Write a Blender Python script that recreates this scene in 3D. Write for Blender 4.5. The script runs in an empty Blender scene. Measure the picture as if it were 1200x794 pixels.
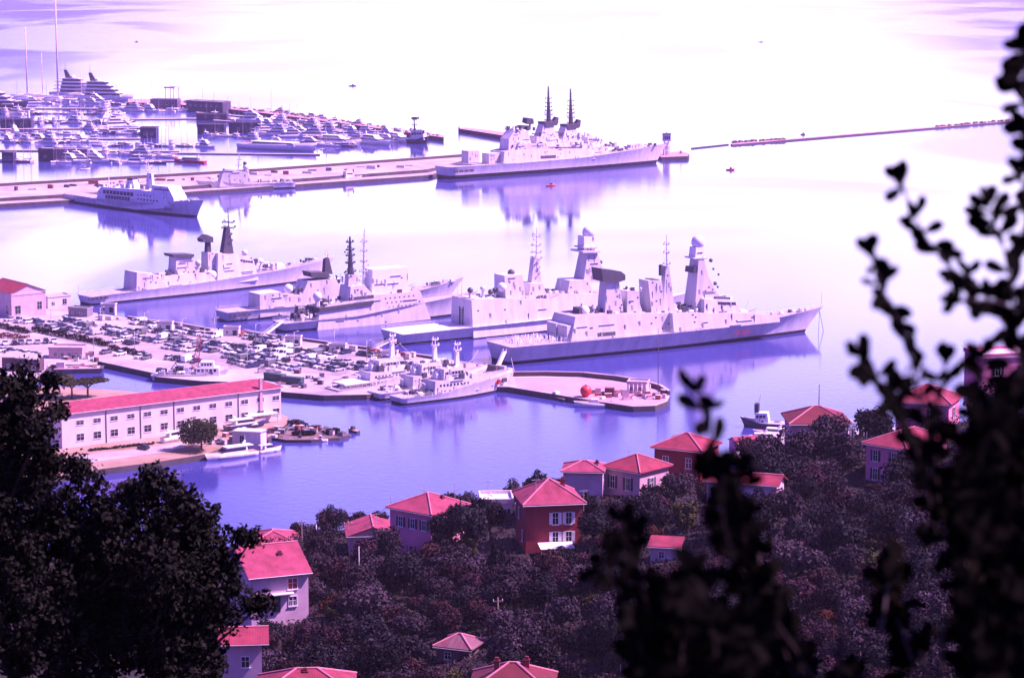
import bpy, bmesh, math, random
import numpy as np
from mathutils import Vector, Matrix

# ------------------------------------------------------------------ camera, sky, sun, exposure
S = bpy.context.scene
COL = S.collection
CAMZ = 165.0
FPX = 3000.0                      # focal length in pixels of a 1200 px wide picture (90 mm on 36 mm)
PITCH = math.atan(482.0 / FPX)
cam_data = bpy.data.cameras.new("camera")
cam_data.lens = 90.0
cam_data.sensor_width = 36.0
cam_data.clip_start = 0.2
cam_data.clip_end = 60000.0
cam_data.dof.use_dof = True
cam_data.dof.focus_distance = 900.0
cam_data.dof.aperture_fstop = 6.5
cam = bpy.data.objects.new("camera", cam_data)
cam.location = (0, 0, CAMZ)
cam.rotation_euler = (math.pi / 2 - PITCH, 0, 0)
COL.objects.link(cam)
S.camera = cam

SUN_DIR = Vector((0.95, 0.02, 0.0)).normalized()
SUN_EL = math.radians(51)
SUN_AZ = math.atan2(SUN_DIR.x, SUN_DIR.y)          # clockwise from +Y

world = bpy.data.worlds.new("World")
S.world = world
world.use_nodes = True
wn, wl = world.node_tree.nodes, world.node_tree.links
wn.clear()
wout = wn.new("ShaderNodeOutputWorld")
bg = wn.new("ShaderNodeBackground")
sky = wn.new("ShaderNodeTexSky")
sky.sky_type = 'NISHITA'
sky.sun_disc = False
sky.sun_elevation = SUN_EL
sky.sun_rotation = SUN_AZ
sky.air_density = 1.0
sky.dust_density = 1.0
tint = wn.new("ShaderNodeMixRGB"); tint.blend_type = 'MULTIPLY'; tint.inputs[0].default_value = 1.0
tint.inputs[2].default_value = (0.70, 0.38, 1.42, 1)
wl.new(sky.outputs[0], tint.inputs[1])
tc = wn.new("ShaderNodeTexCoord")
sep = wn.new("ShaderNodeSeparateXYZ")
wl.new(tc.outputs['Generated'], sep.inputs[0])
def wmath(op, a, b=None, clamp=False):
    n = wn.new("ShaderNodeMath"); n.operation = op; n.use_clamp = clamp
    for i, v in enumerate((a, b)):
        if v is None: continue
        if isinstance(v, (int, float)): n.inputs[i].default_value = v
        else: wl.new(v, n.inputs[i])
    return n.outputs[0]
def wmap(v, a, b, c, d):
    n = wn.new("ShaderNodeMapRange"); n.interpolation_type = 'SMOOTHSTEP'
    wl.new(v, n.inputs[0])
    for i, q in enumerate((a, b, c, d)): n.inputs[i + 1].default_value = q
    return n.outputs[0]
# unseen bright sky lobe, added ahead so the water reflects white, broken by noise
mp = wn.new("ShaderNodeMapping"); mp.inputs['Scale'].default_value = (5.0, 5.0, 22.0)
wl.new(tc.outputs['Generated'], mp.inputs[0])
cn = wn.new("ShaderNodeTexNoise"); cn.inputs['Scale'].default_value = 1.6; cn.inputs['Detail'].default_value = 5.0
wl.new(mp.outputs[0], cn.inputs['Vector'])
ratio = wmath('DIVIDE', sep.outputs[0], wmath('MAXIMUM', sep.outputs[1], 0.05))
off = wmath('ABSOLUTE', wmath('SUBTRACT', ratio, 0.015))
wide = wmath('MULTIPLY', wmap(sep.outputs[2], 0.035, 0.085, 0.0, 1.0), wmap(sep.outputs[2], 0.135, 0.215, 1.0, 0.0))
lobe = wmap(wmath('SUBTRACT', off, wmath('MULTIPLY', wide, 0.115)), 0.07, 0.19, 1.0, 0.0)
low = wmap(sep.outputs[2], 0.10, 0.34, 1.0, 0.0)
high = wmap(sep.outputs[2], 0.115, 0.27, 1.0, 0.42)
nz = wmap(cn.outputs[0], 0.36, 0.60, 0.80, 1.0)
fac = wmath('MULTIPLY', wmath('MULTIPLY', lobe, high), nz, True)
glow_mix = wn.new("ShaderNodeMixRGB"); glow_mix.blend_type = 'MIX'
wl.new(fac, glow_mix.inputs[0])
glow_mix.inputs[1].default_value = (1.45, 1.10, 7.0, 1)
glow_mix.inputs[2].default_value = (14.6, 12.9, 16.4, 1)
cl = wn.new("ShaderNodeMixRGB"); cl.blend_type = 'MIX'
wl.new(wmath('MULTIPLY', low, 0.92), cl.inputs[0]); wl.new(tint.outputs[0], cl.inputs[1]); wl.new(glow_mix.outputs[0], cl.inputs[2])
wl.new(cl.outputs[0], bg.inputs[0])
bg.inputs[1].default_value = 0.08
wl.new(bg.outputs[0], wout.inputs[0])

sun_data = bpy.data.lights.new("sun", 'SUN')
sun_data.energy = 5.0
sun_data.angle = math.radians(0.6)
sun_data.color = (1.0, 0.57, 0.92)
sun = bpy.data.objects.new("sun", sun_data)
to_sun = Vector((SUN_DIR.x * math.cos(SUN_EL), SUN_DIR.y * math.cos(SUN_EL), math.sin(SUN_EL)))
sun.rotation_euler = to_sun.to_track_quat('Z', 'Y').to_euler()
COL.objects.link(sun)

S.view_settings.view_transform = 'Standard'
S.view_settings.look = 'None'
S.view_settings.gamma = 1.0
S.view_settings.exposure = 1.4
try:
    S.cycles.max_bounces = 6
    S.cycles.diffuse_bounces = 3
    S.cycles.volume_bounces = 0
    S.cycles.transparent_max_bounces = 6
    S.cycles.sample_clamp_indirect = 6.0
    S.cycles.use_denoising = True
except Exception:
    pass

# ------------------------------------------------------------------ measuring rays
CP, SP = math.cos(PITCH), math.sin(PITCH)
def ray(px, py):
    a, b = (px - 600.0) / FPX, -(py - 397.0) / FPX
    return Vector((a, CP + b * SP, -SP + b * CP))
def G(px, py, z=0.0):
    """where the sight line through (px, py) of the photograph meets the level z"""
    d = ray(px, py); t = (z - CAMZ) / d.z
    return Vector((d.x * t, d.y * t, z))
def AT(px, py, Y):
    d = ray(px, py); t = Y / d.y
    return Vector((d.x * t, Y, CAMZ + d.z * t))

class Frame:
    """a local frame standing on the ground: x along, y to its left, z up"""
    def __init__(s, o, ang, z=0.0):
        s.o = Vector((o[0], o[1], z)); s.a = ang
        s.u = Vector((math.cos(ang), math.sin(ang), 0)); s.n = Vector((-math.sin(ang), math.cos(ang), 0))
    def plane(s, px, py, y=0.0):
        d = ray(px, py); c = Vector((0, 0, CAMZ)) - s.o
        t = (y - c.dot(s.n)) / d.dot(s.n)
        p = c + d * t
        return (p.dot(s.u), p.z)
    def level(s, px, py, z=0.0):
        p = G(px, py, s.o.z + z) - s.o
        return (p.dot(s.u), p.dot(s.n))

# ------------------------------------------------------------------ mesh builder
class MB:
    def __init__(s): s.v, s.f, s.m, s.sm = [], [], [], []
    def face(s, idx, m=0, smooth=False): s.f.append(tuple(idx)); s.m.append(m); s.sm.append(smooth)
    def add(s, vs, fs, m=0, smooth=False):
        b = len(s.v); s.v += [tuple(q) for q in vs]
        for f in fs: s.face([b + i for i in f], m, smooth)
        return s
    def box(s, x0, x1, y0, y1, z0, z1, m=0):
        s.add([(x0,y0,z0),(x1,y0,z0),(x1,y1,z0),(x0,y1,z0),(x0,y0,z1),(x1,y0,z1),(x1,y1,z1),(x0,y1,z1)],
              [(0,3,2,1),(4,5,6,7),(0,1,5,4),(1,2,6,5),(2,3,7,6),(3,0,4,7)], m)
        return s
    def frus(s, cx, cy, z0, z1, a, b, dx=0, dy=0, m=0):
        (a0, a1), (b0, b1) = a, b
        s.add([(cx-a0,cy-a1,z0),(cx+a0,cy-a1,z0),(cx+a0,cy+a1,z0),(cx-a0,cy+a1,z0),
               (cx+dx-b0,cy+dy-b1,z1),(cx+dx+b0,cy+dy-b1,z1),(cx+dx+b0,cy+dy+b1,z1),(cx+dx-b0,cy+dy+b1,z1)],
              [(0,3,2,1),(4,5,6,7),(0,1,5,4),(1,2,6,5),(2,3,7,6),(3,0,4,7)], m)
        return s
    def cyl(s, p, q, r0, r1=None, n=8, m=0):
        r1 = r0 if r1 is None else r1
        p, q = Vector(p), Vector(q); d = q - p
        if d.length < 1e-6: return s
        d.normalize()
        a = d.orthogonal().normalized(); b = d.cross(a)
        vs = []
        for c, r in ((p, r0), (q, r1)):
            for i in range(n):
                t = 2 * math.pi * i / n
                vs.append(c + (a * math.cos(t) + b * math.sin(t)) * r)
        fs = [(i, (i + 1) % n, n + (i + 1) % n, n + i) for i in range(n)]
        base = len(s.v)
        s.add(vs, fs, m, n > 6)
        s.face([base + i for i in reversed(range(n))], m); s.face([base + n + i for i in range(n)], m)
        return s
    def tube(s, pts, r, n=5, m=0):
        rs = r if isinstance(r, (list, tuple)) else [r] * len(pts)
        for i in range(len(pts) - 1): s.cyl(pts[i], pts[i + 1], rs[i], rs[i + 1], n, m)
        return s
    def ball(s, c, r, m=0, nu=14, nv=9, sz=1.0):
        vs, fs = [], []
        for j in range(nv + 1):
            th = math.pi * j / nv
            for i in range(nu):
                ph = 2 * math.pi * i / nu
                vs.append((c[0] + r * math.sin(th) * math.cos(ph), c[1] + r * math.sin(th) * math.sin(ph), c[2] + r * sz * math.cos(th)))
        for j in range(nv):
            for i in range(nu):
                fs.append((j*nu+i, (j+1)*nu+i, (j+1)*nu+(i+1)%nu, j*nu+(i+1)%nu))
        s.add(vs, fs, m, True)
        return s
    def prof(s, poly, w, slope=0.0, m=0, y0=0.0, mtop=None):
        """outline poly [(x, z)] carried across the beam from y0-w to y0+w, its sides leaning in by slope"""
        zb = min(z for _, z in poly); n = len(poly)
        def hw(z): return max(0.15, w - slope * (z - zb))
        vs = [(x, y0 - hw(z), z) for x, z in poly] + [(x, y0 + hw(z), z) for x, z in poly]
        base = len(s.v)
        s.v += vs
        s.face([base + i for i in range(n)], m); s.face([base + n + i for i in reversed(range(n))], m)
        for i in range(n):
            j = (i + 1) % n
            mm = m
            if mtop is not None:
                dx, dz = poly[j][0] - poly[i][0], poly[j][1] - poly[i][1]
                if abs(dz) < 0.35 * abs(dx) and (poly[i][1] + poly[j][1]) / 2 > zb + 1.0: mm = mtop
            s.face([base + i, base + j, base + n + j, base + n + i], mm)
        return s
    def slab(s, pts, z0, z1, m=0, mside=None):
        n = len(pts); b = len(s.v)
        s.v += [(p[0], p[1], z0) for p in pts] + [(p[0], p[1], z1) for p in pts]
        s.face([b + n + i for i in range(n)], m)
        for i in range(n):
            j = (i + 1) % n
            s.face([b + i, b + j, b + n + j, b + n + i], m if mside is None else mside)
        return s
    def mesh(s, name, mats, fix=True):
        me = bpy.data.meshes.new(name)
        me.from_pydata(s.v, [], s.f)
        for mt in (mats if isinstance(mats, (list, tuple)) else [mats]): me.materials.append(mt)
        me.polygons.foreach_set('material_index', s.m)
        me.polygons.foreach_set('use_smooth', s.sm)
        if fix:
            bm = bmesh.new(); bm.from_mesh(me)
            bmesh.ops.recalc_face_normals(bm, faces=bm.faces)
            bm.to_mesh(me); bm.free()
        me.update()
        return me
    def build(s, name, mats, parent=None, loc=None, rz=0.0, fix=True):
        return link(name, s.mesh(name, mats, fix), parent, loc, rz)

def link(name, data, parent=None, loc=None, rz=0.0):
    o = bpy.data.objects.new(name, data); COL.objects.link(o)
    if parent is not None: o.parent = parent
    if loc is not None: o.location = loc
    if rz: o.rotation_euler = (0, 0, rz)
    return o
def tag(o, label=None, cat=None, group=None, kind=None):
    for k, v in (('label', label), ('category', cat), ('group', group), ('kind', kind)):
        if v: o[k] = v
    return o
def root(name, loc, rz, label, cat, group=None):
    return tag(link(name, None, None, loc, rz), label, cat, group)
def copy_thing(o, loc, rz, label, group=None, scale=None):
    c = o.copy(); COL.objects.link(c); c.location = loc; c.rotation_euler = (0, 0, rz); c['label'] = label
    if group: c['group'] = group
    if scale is not None: c.scale = scale if isinstance(scale, (tuple, list)) else (scale,) * 3
    for ch in o.children:
        d = ch.copy(); COL.objects.link(d); d.parent = c
        for g in ch.children:
            e = g.copy(); COL.objects.link(e); e.parent = d
    return c
ORD = ['first','second','third','fourth','fifth','sixth','seventh','eighth','ninth','tenth','eleventh','twelfth','thirteenth',
       'fourteenth','fifteenth','sixteenth','seventeenth','eighteenth','nineteenth','twentieth']
def nth(i):
    if i < 20: return ORD[i]
    n = i + 1
    return '%d%s' % (n, 'th' if 10 < n % 100 < 14 else {1: 'st', 2: 'nd', 3: 'rd'}.get(n % 10, 'th'))

# ------------------------------------------------------------------ materials
def mat(name, c, rough=0.6, var=0.25, scale=0.4, c2=None, metal=0.0, spec=0.4, stretch=(1, 1, 1), bump=0.0, island=0.0, emis=None):
    m = bpy.data.materials.new(name); m.use_nodes = True
    nt = m.node_tree; N, L = nt.nodes, nt.links
    b = N['Principled BSDF']
    b.inputs['Roughness'].default_value = rough; b.inputs['Metallic'].default_value = metal
    b.inputs['Specular IOR Level'].default_value = spec
    t = N.new('ShaderNodeTexCoord'); mp = N.new('ShaderNodeMapping'); mp.inputs['Scale'].default_value = stretch
    L.new(t.outputs['Object'], mp.inputs[0])
    n = N.new('ShaderNodeTexNoise'); n.inputs['Scale'].default_value = scale; n.inputs['Detail'].default_value = 5; n.inputs['Roughness'].default_value = 0.65
    L.new(mp.outputs[0], n.inputs['Vector'])
    r = N.new('ShaderNodeValToRGB'); r.color_ramp.elements[0].position = 0.3; r.color_ramp.elements[1].position = 0.7
    lo = tuple(x * (1 - var) for x in c) if c2 is None else c2
    hi = tuple(min(1, x * (1 + var * 0.5)) for x in c) if c2 is None else c
    r.color_ramp.elements[0].color = (*lo, 1); r.color_ramp.elements[1].color = (*hi, 1)
    L.new(n.outputs['Fac'], r.inputs[0])
    out = r.outputs[0]
    if island:
        g = N.new('ShaderNodeNewGeometry'); hs = N.new('ShaderNodeHueSaturation')
        mr = N.new('ShaderNodeMapRange'); mr.inputs[3].default_value = 1 - island; mr.inputs[4].default_value = 1 + island
        L.new(g.outputs['Random Per Island'], mr.inputs[0]); L.new(mr.outputs[0], hs.inputs['Value']); L.new(out, hs.inputs['Color'])
        out = hs.outputs[0]
    L.new(out, b.inputs['Base Color'])
    if bump:
        bp = N.new('ShaderNodeBump'); bp.inputs['Strength'].default_value = bump; bp.inputs['Distance'].default_value = 0.3
        L.new(n.outputs['Fac'], bp.inputs['Height']); L.new(bp.outputs[0], b.inputs['Normal'])
    return m

GREY   = mat('navy grey paint', (0.55, 0.545, 0.555), 0.55, 0.24, 0.30, stretch=(1, 1, .18))
PALE   = mat('pale grey paint', (0.64, 0.63, 0.635), 0.55, 0.22, 0.35, stretch=(1, 1, .18))
DARK   = mat('dark grey paint', (0.07, 0.07, 0.085), 0.55, 0.3, 0.5)
DECK   = mat('grey deck coating', (0.36, 0.34, 0.35), 0.8, 0.25, 0.35)
BLACK  = mat('black boot topping', (0.022, 0.02, 0.026), 0.45, 0.3, 0.4)
WHITE  = mat('white paint', (0.78, 0.78, 0.77), 0.4, 0.12, 0.5)
WIN    = mat('dark window glass', (0.02, 0.025, 0.035), 0.08, 0.2, 0.5, spec=0.6)
REDP   = mat('red paint', (0.45, 0.035, 0.03), 0.5, 0.25, 0.6)
SHIP   = [GREY, DARK, DECK, BLACK, WHITE, WIN, REDP, PALE]
# ------------------------------------------------------------------ the water
def make_water():
    m = bpy.data.materials.new('harbour water'); m.use_nodes = True
    nt = m.node_tree; N, L = nt.nodes, nt.links
    b = N['Principled BSDF']
    b.inputs['Base Color'].default_value = (0.036, 0.042, 0.190, 1)
    b.inputs['IOR'].default_value = 1.33
    t = N.new('ShaderNodeTexCoord')
    def noise(sc, detail, stretch, dist=0.0):
        mp = N.new('ShaderNodeMapping'); mp.inputs['Scale'].default_value = stretch
        L.new(t.outputs['Object'], mp.inputs[0])
        n = N.new('ShaderNodeTexNoise'); n.inputs['Scale'].default_value = sc; n.inputs['Detail'].default_value = detail
        n.inputs['Distortion'].default_value = dist
        L.new(mp.outputs[0], n.inputs['Vector'])
        return n.outputs['Fac']
    patch = noise(0.0030, 5, (1.0, 0.55, 1), 0.8)            # slicks and cat's-paws, hundreds of metres long
    ramp = N.new('ShaderNodeMapRange'); ramp.interpolation_type = 'SMOOTHSTEP'
    L.new(patch, ramp.inputs[0])
    for i, v in enumerate((0.40, 0.62, 0.05, 0.18)): ramp.inputs[i + 1].default_value = v
    L.new(ramp.outputs[0], b.inputs['Roughness'])
    rip = noise(0.35, 4, (1, 1, 1))
    st = N.new('ShaderNodeMapRange'); L.new(patch, st.inputs[0])
    for i, v in enumerate((0.40, 0.65, 0.05, 0.22)): st.inputs[i + 1].default_value = v
    bp = N.new('ShaderNodeBump'); bp.inputs['Distance'].default_value = 0.25
    L.new(st.outputs[0], bp.inputs['Strength']); L.new(rip, bp.inputs['Height']); L.new(bp.outputs[0], b.inputs['Normal'])
    return m
WATER = make_water()
mb = MB(); n = 24
for i in range(n + 1):
    for j in range(n + 1):
        mb.v.append((-14000 + 28000 * i / n, 100 + 26000 * j / n, 0))
for i in range(n):
    for j in range(n):
        a = i * (n + 1) + j; mb.face((a, a + n + 1, a + n + 2, a + 1))
tag(mb.build('sea', WATER), 'calm violet harbour water reflecting the bright sky', None, None, 'structure')

# ------------------------------------------------------------------ the hillside below the camera
def lerp_tab(tab, x):
    if x <= tab[0][0]: return tab[0][1]
    for (a, b), (c, d) in zip(tab, tab[1:]):
        if x <= c: return b + (d - b) * (x - a) / (c - a)
    return tab[-1][1]
RIDGE = [(-140, 62), (-40, 66), (-20, 69), (0, 72), (16, 75), (33, 77.5), (47, 81), (67, 85), (84, 89.5), (150, 104), (240, 120)]
NEAR = [(0, 163.2), (3, 162.3), (8, 160), (15, 156), (30, 150), (60, 140), (100, 122), (150, 106), (200, 90), (238, 79)]
def hill(x, y):
    ax = x / max(60.0, y) * 400.0 if y < 400 else x
    r = lerp_tab(RIDGE, ax)
    if y > 400: z = r - (0.10 * (y - 400) if y < 412 else 1.2 + 0.72 * (y - 412))
    elif y > 270: z = r + (400 - y) * 0.025
    else:
        t = y / 270.0
        z = lerp_tab(NEAR + [(270, r + 3.25)], y)
        z += 0.12 * abs(x) * 0 
    z += 0.9 * math.sin(x * 0.11 + y * 0.05) * math.sin(y * 0.13 - x * 0.03) if y > 40 else 0
    z -= 2.8 * math.exp(-((x - 6) ** 2 + (y - 366) ** 2) / 90.0) + 4.2 * math.exp(-((x - 57) ** 2 + (y - 383) ** 2) / 260.0)
    return max(z, -6.0)
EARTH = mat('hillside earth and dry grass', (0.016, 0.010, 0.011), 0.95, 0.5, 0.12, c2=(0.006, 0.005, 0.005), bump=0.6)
mb = MB()
xs = [-260 + 4.0 * i for i in range(141)]
ys = [-30 + 5.0 * i for i in range(14)] + [40 + 6.0 * i for i in range(38)] + [266 + 3.0 * i for i in range(50)] + [420 + 8 * i for i in range(16)]
for x in xs:
    for y in ys: mb.v.append((x, y, hill(x, y)))
ny = len(ys)
for i in range(len(xs) - 1):
    for j in range(ny - 1):
        a = i * ny + j; mb.face((a, a + ny, a + ny + 1, a + 1), 0, True)
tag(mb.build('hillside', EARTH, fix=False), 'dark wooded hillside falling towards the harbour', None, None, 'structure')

# ------------------------------------------------------------------ quays, moles and breakwaters
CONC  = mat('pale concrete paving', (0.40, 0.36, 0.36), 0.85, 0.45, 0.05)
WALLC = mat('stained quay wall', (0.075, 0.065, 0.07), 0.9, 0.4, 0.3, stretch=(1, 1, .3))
ASPH  = mat('worn asphalt', (0.30, 0.27, 0.28), 0.9, 0.35, 0.07)
PINKC = mat('reddish concrete paving', (0.50, 0.27, 0.32), 0.85, 0.2, 0.07)
DIRT  = mat('sandy earth with dry weeds', (0.36, 0.26, 0.21), 0.95, 0.4, 0.06, c2=(0.20, 0.13, 0.07))
ROCK  = mat('dark armour rock', (0.13, 0.11, 0.11), 0.95, 0.5, 0.5, bump=0.6)
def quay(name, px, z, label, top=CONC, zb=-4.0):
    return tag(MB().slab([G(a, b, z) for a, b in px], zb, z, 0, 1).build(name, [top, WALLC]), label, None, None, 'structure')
quay('quay', [(-90, 350), (78, 361), (140, 371), (245, 384), (300, 389), (345, 395), (440, 408), (480, 414), (560, 426), (601, 433),
              (601, 441), (640, 440), (684, 441), (722, 445), (752, 450), (774, 456), (785, 463), (782, 470), (768, 475), (742, 476),
              (700, 470), (640, 460), (596, 453), (500, 452), (430, 462), (380, 463), (333, 459), (296, 452), (266, 447), (235, 446), (181, 441), (181, 437),
              (115, 423), (113, 427), (60, 427), (40, 445), (-90, 445)], 2.0, 'pale concrete naval quay with parked cars', CONC)
quay('mole_paving', [(604, 442), (640, 442), (684, 443), (722, 447), (752, 452), (772, 457.5), (782, 463.5), (779, 469), (766, 473.5), (742, 474.5),
              (700, 468.5), (640, 458.5), (606, 453)], 2.06, 'reddish paving on the curved mole', PINKC, 1.9)
quay('car_park', [(10, 376), (120, 379), (250, 396), (420, 415), (440, 424), (400, 440), (330, 434), (180, 420), (60, 394)], 2.05, 'worn asphalt car park on the quay', ASPH, 1.9)
quay('warehouse_quay', [(-90, 452), (60, 452), (150, 458), (300, 476), (338, 488), (336, 496), (325, 506), (300, 520), (262, 524), (240, 532), (183, 541), (120, 549), (72, 557), (20, 566), (-90, 585)],
     1.9, 'earthy quay with the long warehouse on it', DIRT)
quay('access_road', [(-40, 566), (70, 536), (190, 522), (216, 518), (216, 524), (190, 530), (76, 546), (-40, 576)], 1.96, 'dusty road along the warehouse front', CONC, 1.8)
quay('long_pier', [(-90, 244), (-90, 224), (300, 201.5), (543, 184), (560, 186), (505, 205), (348, 216), (70, 235)], 2.0, 'long pale pier between marina and naval basin', CONC)
quay('pier_upper_deck', [(-90, 237), (-90, 224.5), (300, 202), (543, 184.5), (552, 186), (501, 198.5), (348, 209.5), (70, 228)], 4.2, 'raised upper deck of the long pier', CONC, 1.5)
quay('breakwater', [(537, 150.5), (545, 149.5), (640, 160.5), (640, 165), (600, 160.5)], 3.2, 'short dark breakwater behind the old cruiser', PINKC)
quay('marina_breakwater', [(150, 116), (200, 116.5), (250, 122), (330, 132), (420, 144), (520, 159), (520, 161), (420, 147), (330, 135), (250, 125.5), (190, 121), (150, 120)], 3.4, 'outer breakwater of the marina', PINKC)
quay('beacon_platform', [(770, 181), (776, 178), (800, 177.5), (808, 180), (806, 183), (775, 184)], 2.6, 'concrete platform of the harbour entrance beacon', PINKC)
quay('sea_dam', [(856, 168.2), (920, 163.2), (1098, 148.4), (1240, 136.4), (1240, 137.3), (1098, 149.3), (920, 164.2), (858, 169.4)], 1.1, 'long low sea dam closing the gulf', PINKC)
for k, (a, b, c, d) in enumerate([(-40, 126, 190, 126.5), (-40, 141.5, 235, 138), (-40, 151, 170, 149), (-40, 163, 165, 161.5), (-40, 175, 210, 176.5), (60, 187.5, 205, 187.5), (250, 140, 470, 156.5), (290, 153, 480, 164), (230, 131, 400, 145), (200, 178.5, 375, 180)]):
    quay('pontoon', [(a, b), (c, d), (c, d + 0.9), (a, b + 0.9)], 0.8, 'marina pontoon with moored boats', CONC, -1)
quay('shore_quay', [(862, 528), (868, 512), (905, 503), (985, 505), (1080, 498), (1080, 560), (880, 560)], 1.8, 'small craft quay below the hillside houses', CONC)
def wall(name, px, z0, h, t, label, m=CONC, cat='wall'):
    o = root(name, G(*px[0], z0), 0, label, cat); p0 = G(*px[0], z0); mb = MB()
    P = [G(a, b, z0) - p0 for a, b in px]
    for i in range(len(P) - 1):
        a, b = P[i], P[i + 1]; d = (b - a); d.normalize(); n_ = Vector((-d.y, d.x, 0)) * t / 2
        mb.add([a-n_, b-n_, b+n_, a+n_] + [q + Vector((0,0,h)) for q in (a-n_, b-n_, b+n_, a+n_)], [(0,3,2,1),(4,5,6,7),(0,1,5,4),(1,2,6,5),(2,3,7,6),(3,0,4,7)])
    mb.build('wall_body', m, o)
    cp = MB()
    for i in range(len(P) - 1):
        a, b = P[i], P[i + 1]; d = (b - a); d.normalize(); n_ = Vector((-d.y, d.x, 0)) * (t / 2 + .12)
        z_ = Vector((0, 0, h + .003))
        cp.add([q + z_ for q in (a-n_, b-n_, b+n_, a+n_)] + [q + z_ + Vector((0,0,.18)) for q in (a-n_, b-n_, b+n_, a+n_)], [(0,3,2,1),(4,5,6,7),(0,1,5,4),(1,2,6,5),(2,3,7,6),(3,0,4,7)])
    cp.build('coping', CONC, o)
    return o
BRICKW = mat('weathered brown wall', (0.11, 0.07, 0.075), 0.9, 0.3, 0.3)
wall('parapet_wall', [(-90, 223.5), (300, 201.2), (543, 183.8)], 4.2, 1.8, 1.2, 'long dark parapet wall on the far side of the long pier', BRICKW)
wall('mole_parapet', [(602, 440.8), (640, 440.3), (684, 441.3), (722, 445.3), (752, 450.3), (774, 456.3), (784, 463)], 2.0, 1.6, 0.8, 'curved parapet wall round the outer side of the reddish mole', BRICKW)
# ------------------------------------------------------------------ ships
def sst(t): t = max(0, min(1, t)); return t * t * (3 - 2 * t)
class Ship(Frame):
    def __init__(s, name, label, cat, stern, bow, near=-1, hb=8.0, group=None, length=None):
        """stern, bow: photograph points of the near stern corner and of the stem at the waterline"""
        a, b = G(*stern), G(*bow)
        d = (b - a).normalized(); n_ = Vector((-d.y, d.x, 0))
        a = a - n_ * near * hb * 0.85
        d = (b - a).normalized()
        if length: b = a + d * length
        s.L = (b - a).length
        mid = (a + b) / 2
        super().__init__(mid, math.atan2(d.y, d.x))
        s.near = near
        s.root = root(name, (mid.x, mid.y, 0), s.a, label, cat, group)
        s.parts = {}; s.name = name
    def p(s, key):
        if key not in s.parts: s.parts[key] = MB()
        return s.parts[key]
    def hull(s, B, Bw, sheer, rake=8.0, ts=0.82, boot=1.0, pd=2.6, pw=1.8, side=0, deck=2, flare=1.6, bulwark=0.0, tf=-0.6):
        mb = s.p('hull'); L = s.L; n = 30
        rows = [-2.0, 0.0, boot, None, None, None]
        def shape(t, p, tsr):
            if t < 0.45: return tsr + (1 - tsr) * sst(t / 0.45)
            return max(0.0, 1 - ((t - 0.45) / 0.55) ** p)
        grid = []
        for i in range(n + 1):
            t = i / n; t = 1 - (1 - t) ** 1.15
            zd = lerp_tab(sheer, t)
            zs = [-2.0, 0.0, boot, boot + (zd - boot) * .4, boot + (zd - boot) * .75, zd]
            row = []
            for z in zs:
                f = max(0, z) / zd
                xb = L / 2 + rake * (f ** 1.2); xs_ = -L / 2 + tf * f
                hb_ = (Bw * shape(t, pw, ts) * (1 - f ** flare) + B * shape(t, pd, min(1, ts + .06)) * f ** flare)
                if z < 0: hb_ *= 0.7
                row.append((xs_ + (xb - xs_) * t, hb_, z))
            grid.append(row)
        b0 = len(mb.v); R = 6
        for sgn in (-1, 1):
            for row in grid:
                for (x, h, z) in row: mb.v.append((x, sgn * h, z))
        def vi(sg, i, r): return b0 + sg * (n + 1) * R + i * R + r
        for sg in (0, 1):
            for i in range(n):
                for r in range(R - 1):
                    m = 3 if r < 2 else side
                    mb.face((vi(sg, i, r), vi(sg, i + 1, r), vi(sg, i + 1, r + 1), vi(sg, i, r + 1)), m, True)
        for r in range(R - 1): mb.face((vi(0, 0, r), vi(1, 0, r), vi(1, 0, r + 1), vi(0, 0, r + 1)), 3 if r < 2 else side)
        dk = s.p('deck')
        for i in range(n + 1):
            x, h, z = grid[i][-1]; dk.v += [(x, -h * .985, z - .01), (x, h * .985, z - .01)]
        for i in range(n): dk.face((2*i, 2*i+2, 2*i+3, 2*i+1), deck)
        if bulwark:
            k0 = int(n * .72); bw_ = s.p('bulwark')
            for sgn in (-1, 1):
                for i in range(k0, n):
                    (x, h, z), (x2, h2, z2) = grid[i][-1], grid[i+1][-1]
                    bw_.add([(x, sgn*h, z), (x2, sgn*h2, z2), (x2, sgn*h2*1.01, z2+bulwark), (x, sgn*h*1.01, z+bulwark),
                            (x, sgn*(h-.15), z), (x2, sgn*max(0,h2-.15), z2), (x2, sgn*max(0,h2*1.01-.15), z2+bulwark), (x, sgn*(h*1.01-.15), z+bulwark)],
                           [(0,1,2,3),(4,7,6,5),(3,2,6,7)], side)
        s.grid = grid
        # guard rails along the deck edge
        if len(grid) and B > 3:
            rl = s.p('guard_rail')
            for sgn in (-1, 1):
                prev = None
                for i in range(0, n + 1):
                    x, h, z = grid[i][-1]; p_ = Vector((x, sgn * h * .97, z))
                    rl.cyl(p_, p_ + Vector((0, 0, 1.1)), .05, .05, 3, 4)
                    if prev is not None:
                        for dz in (.6, 1.1): rl.cyl(prev + Vector((0,0,dz)), p_ + Vector((0,0,dz)), .035, .035, 3, 4)
                    prev = p_
        return s
    def deck_z(s, x):
        for a, b in zip(s.grid, s.grid[1:]):
            if a[-1][0] <= x <= b[-1][0]:
                f = (x - a[-1][0]) / max(1e-6, b[-1][0] - a[-1][0]); return a[-1][2] + f * (b[-1][2] - a[-1][2])
        return s.grid[0][-1][2] if x < s.grid[0][-1][0] else s.grid[-1][-1][2]
    def half(s, x):
        for a, b in zip(s.grid, s.grid[1:]):
            if a[-1][0] <= x <= b[-1][0]:
                f = (x - a[-1][0]) / max(1e-6, b[-1][0] - a[-1][0]); return a[-1][1] + f * (b[-1][1] - a[-1][1])
        return 1.0
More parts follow.
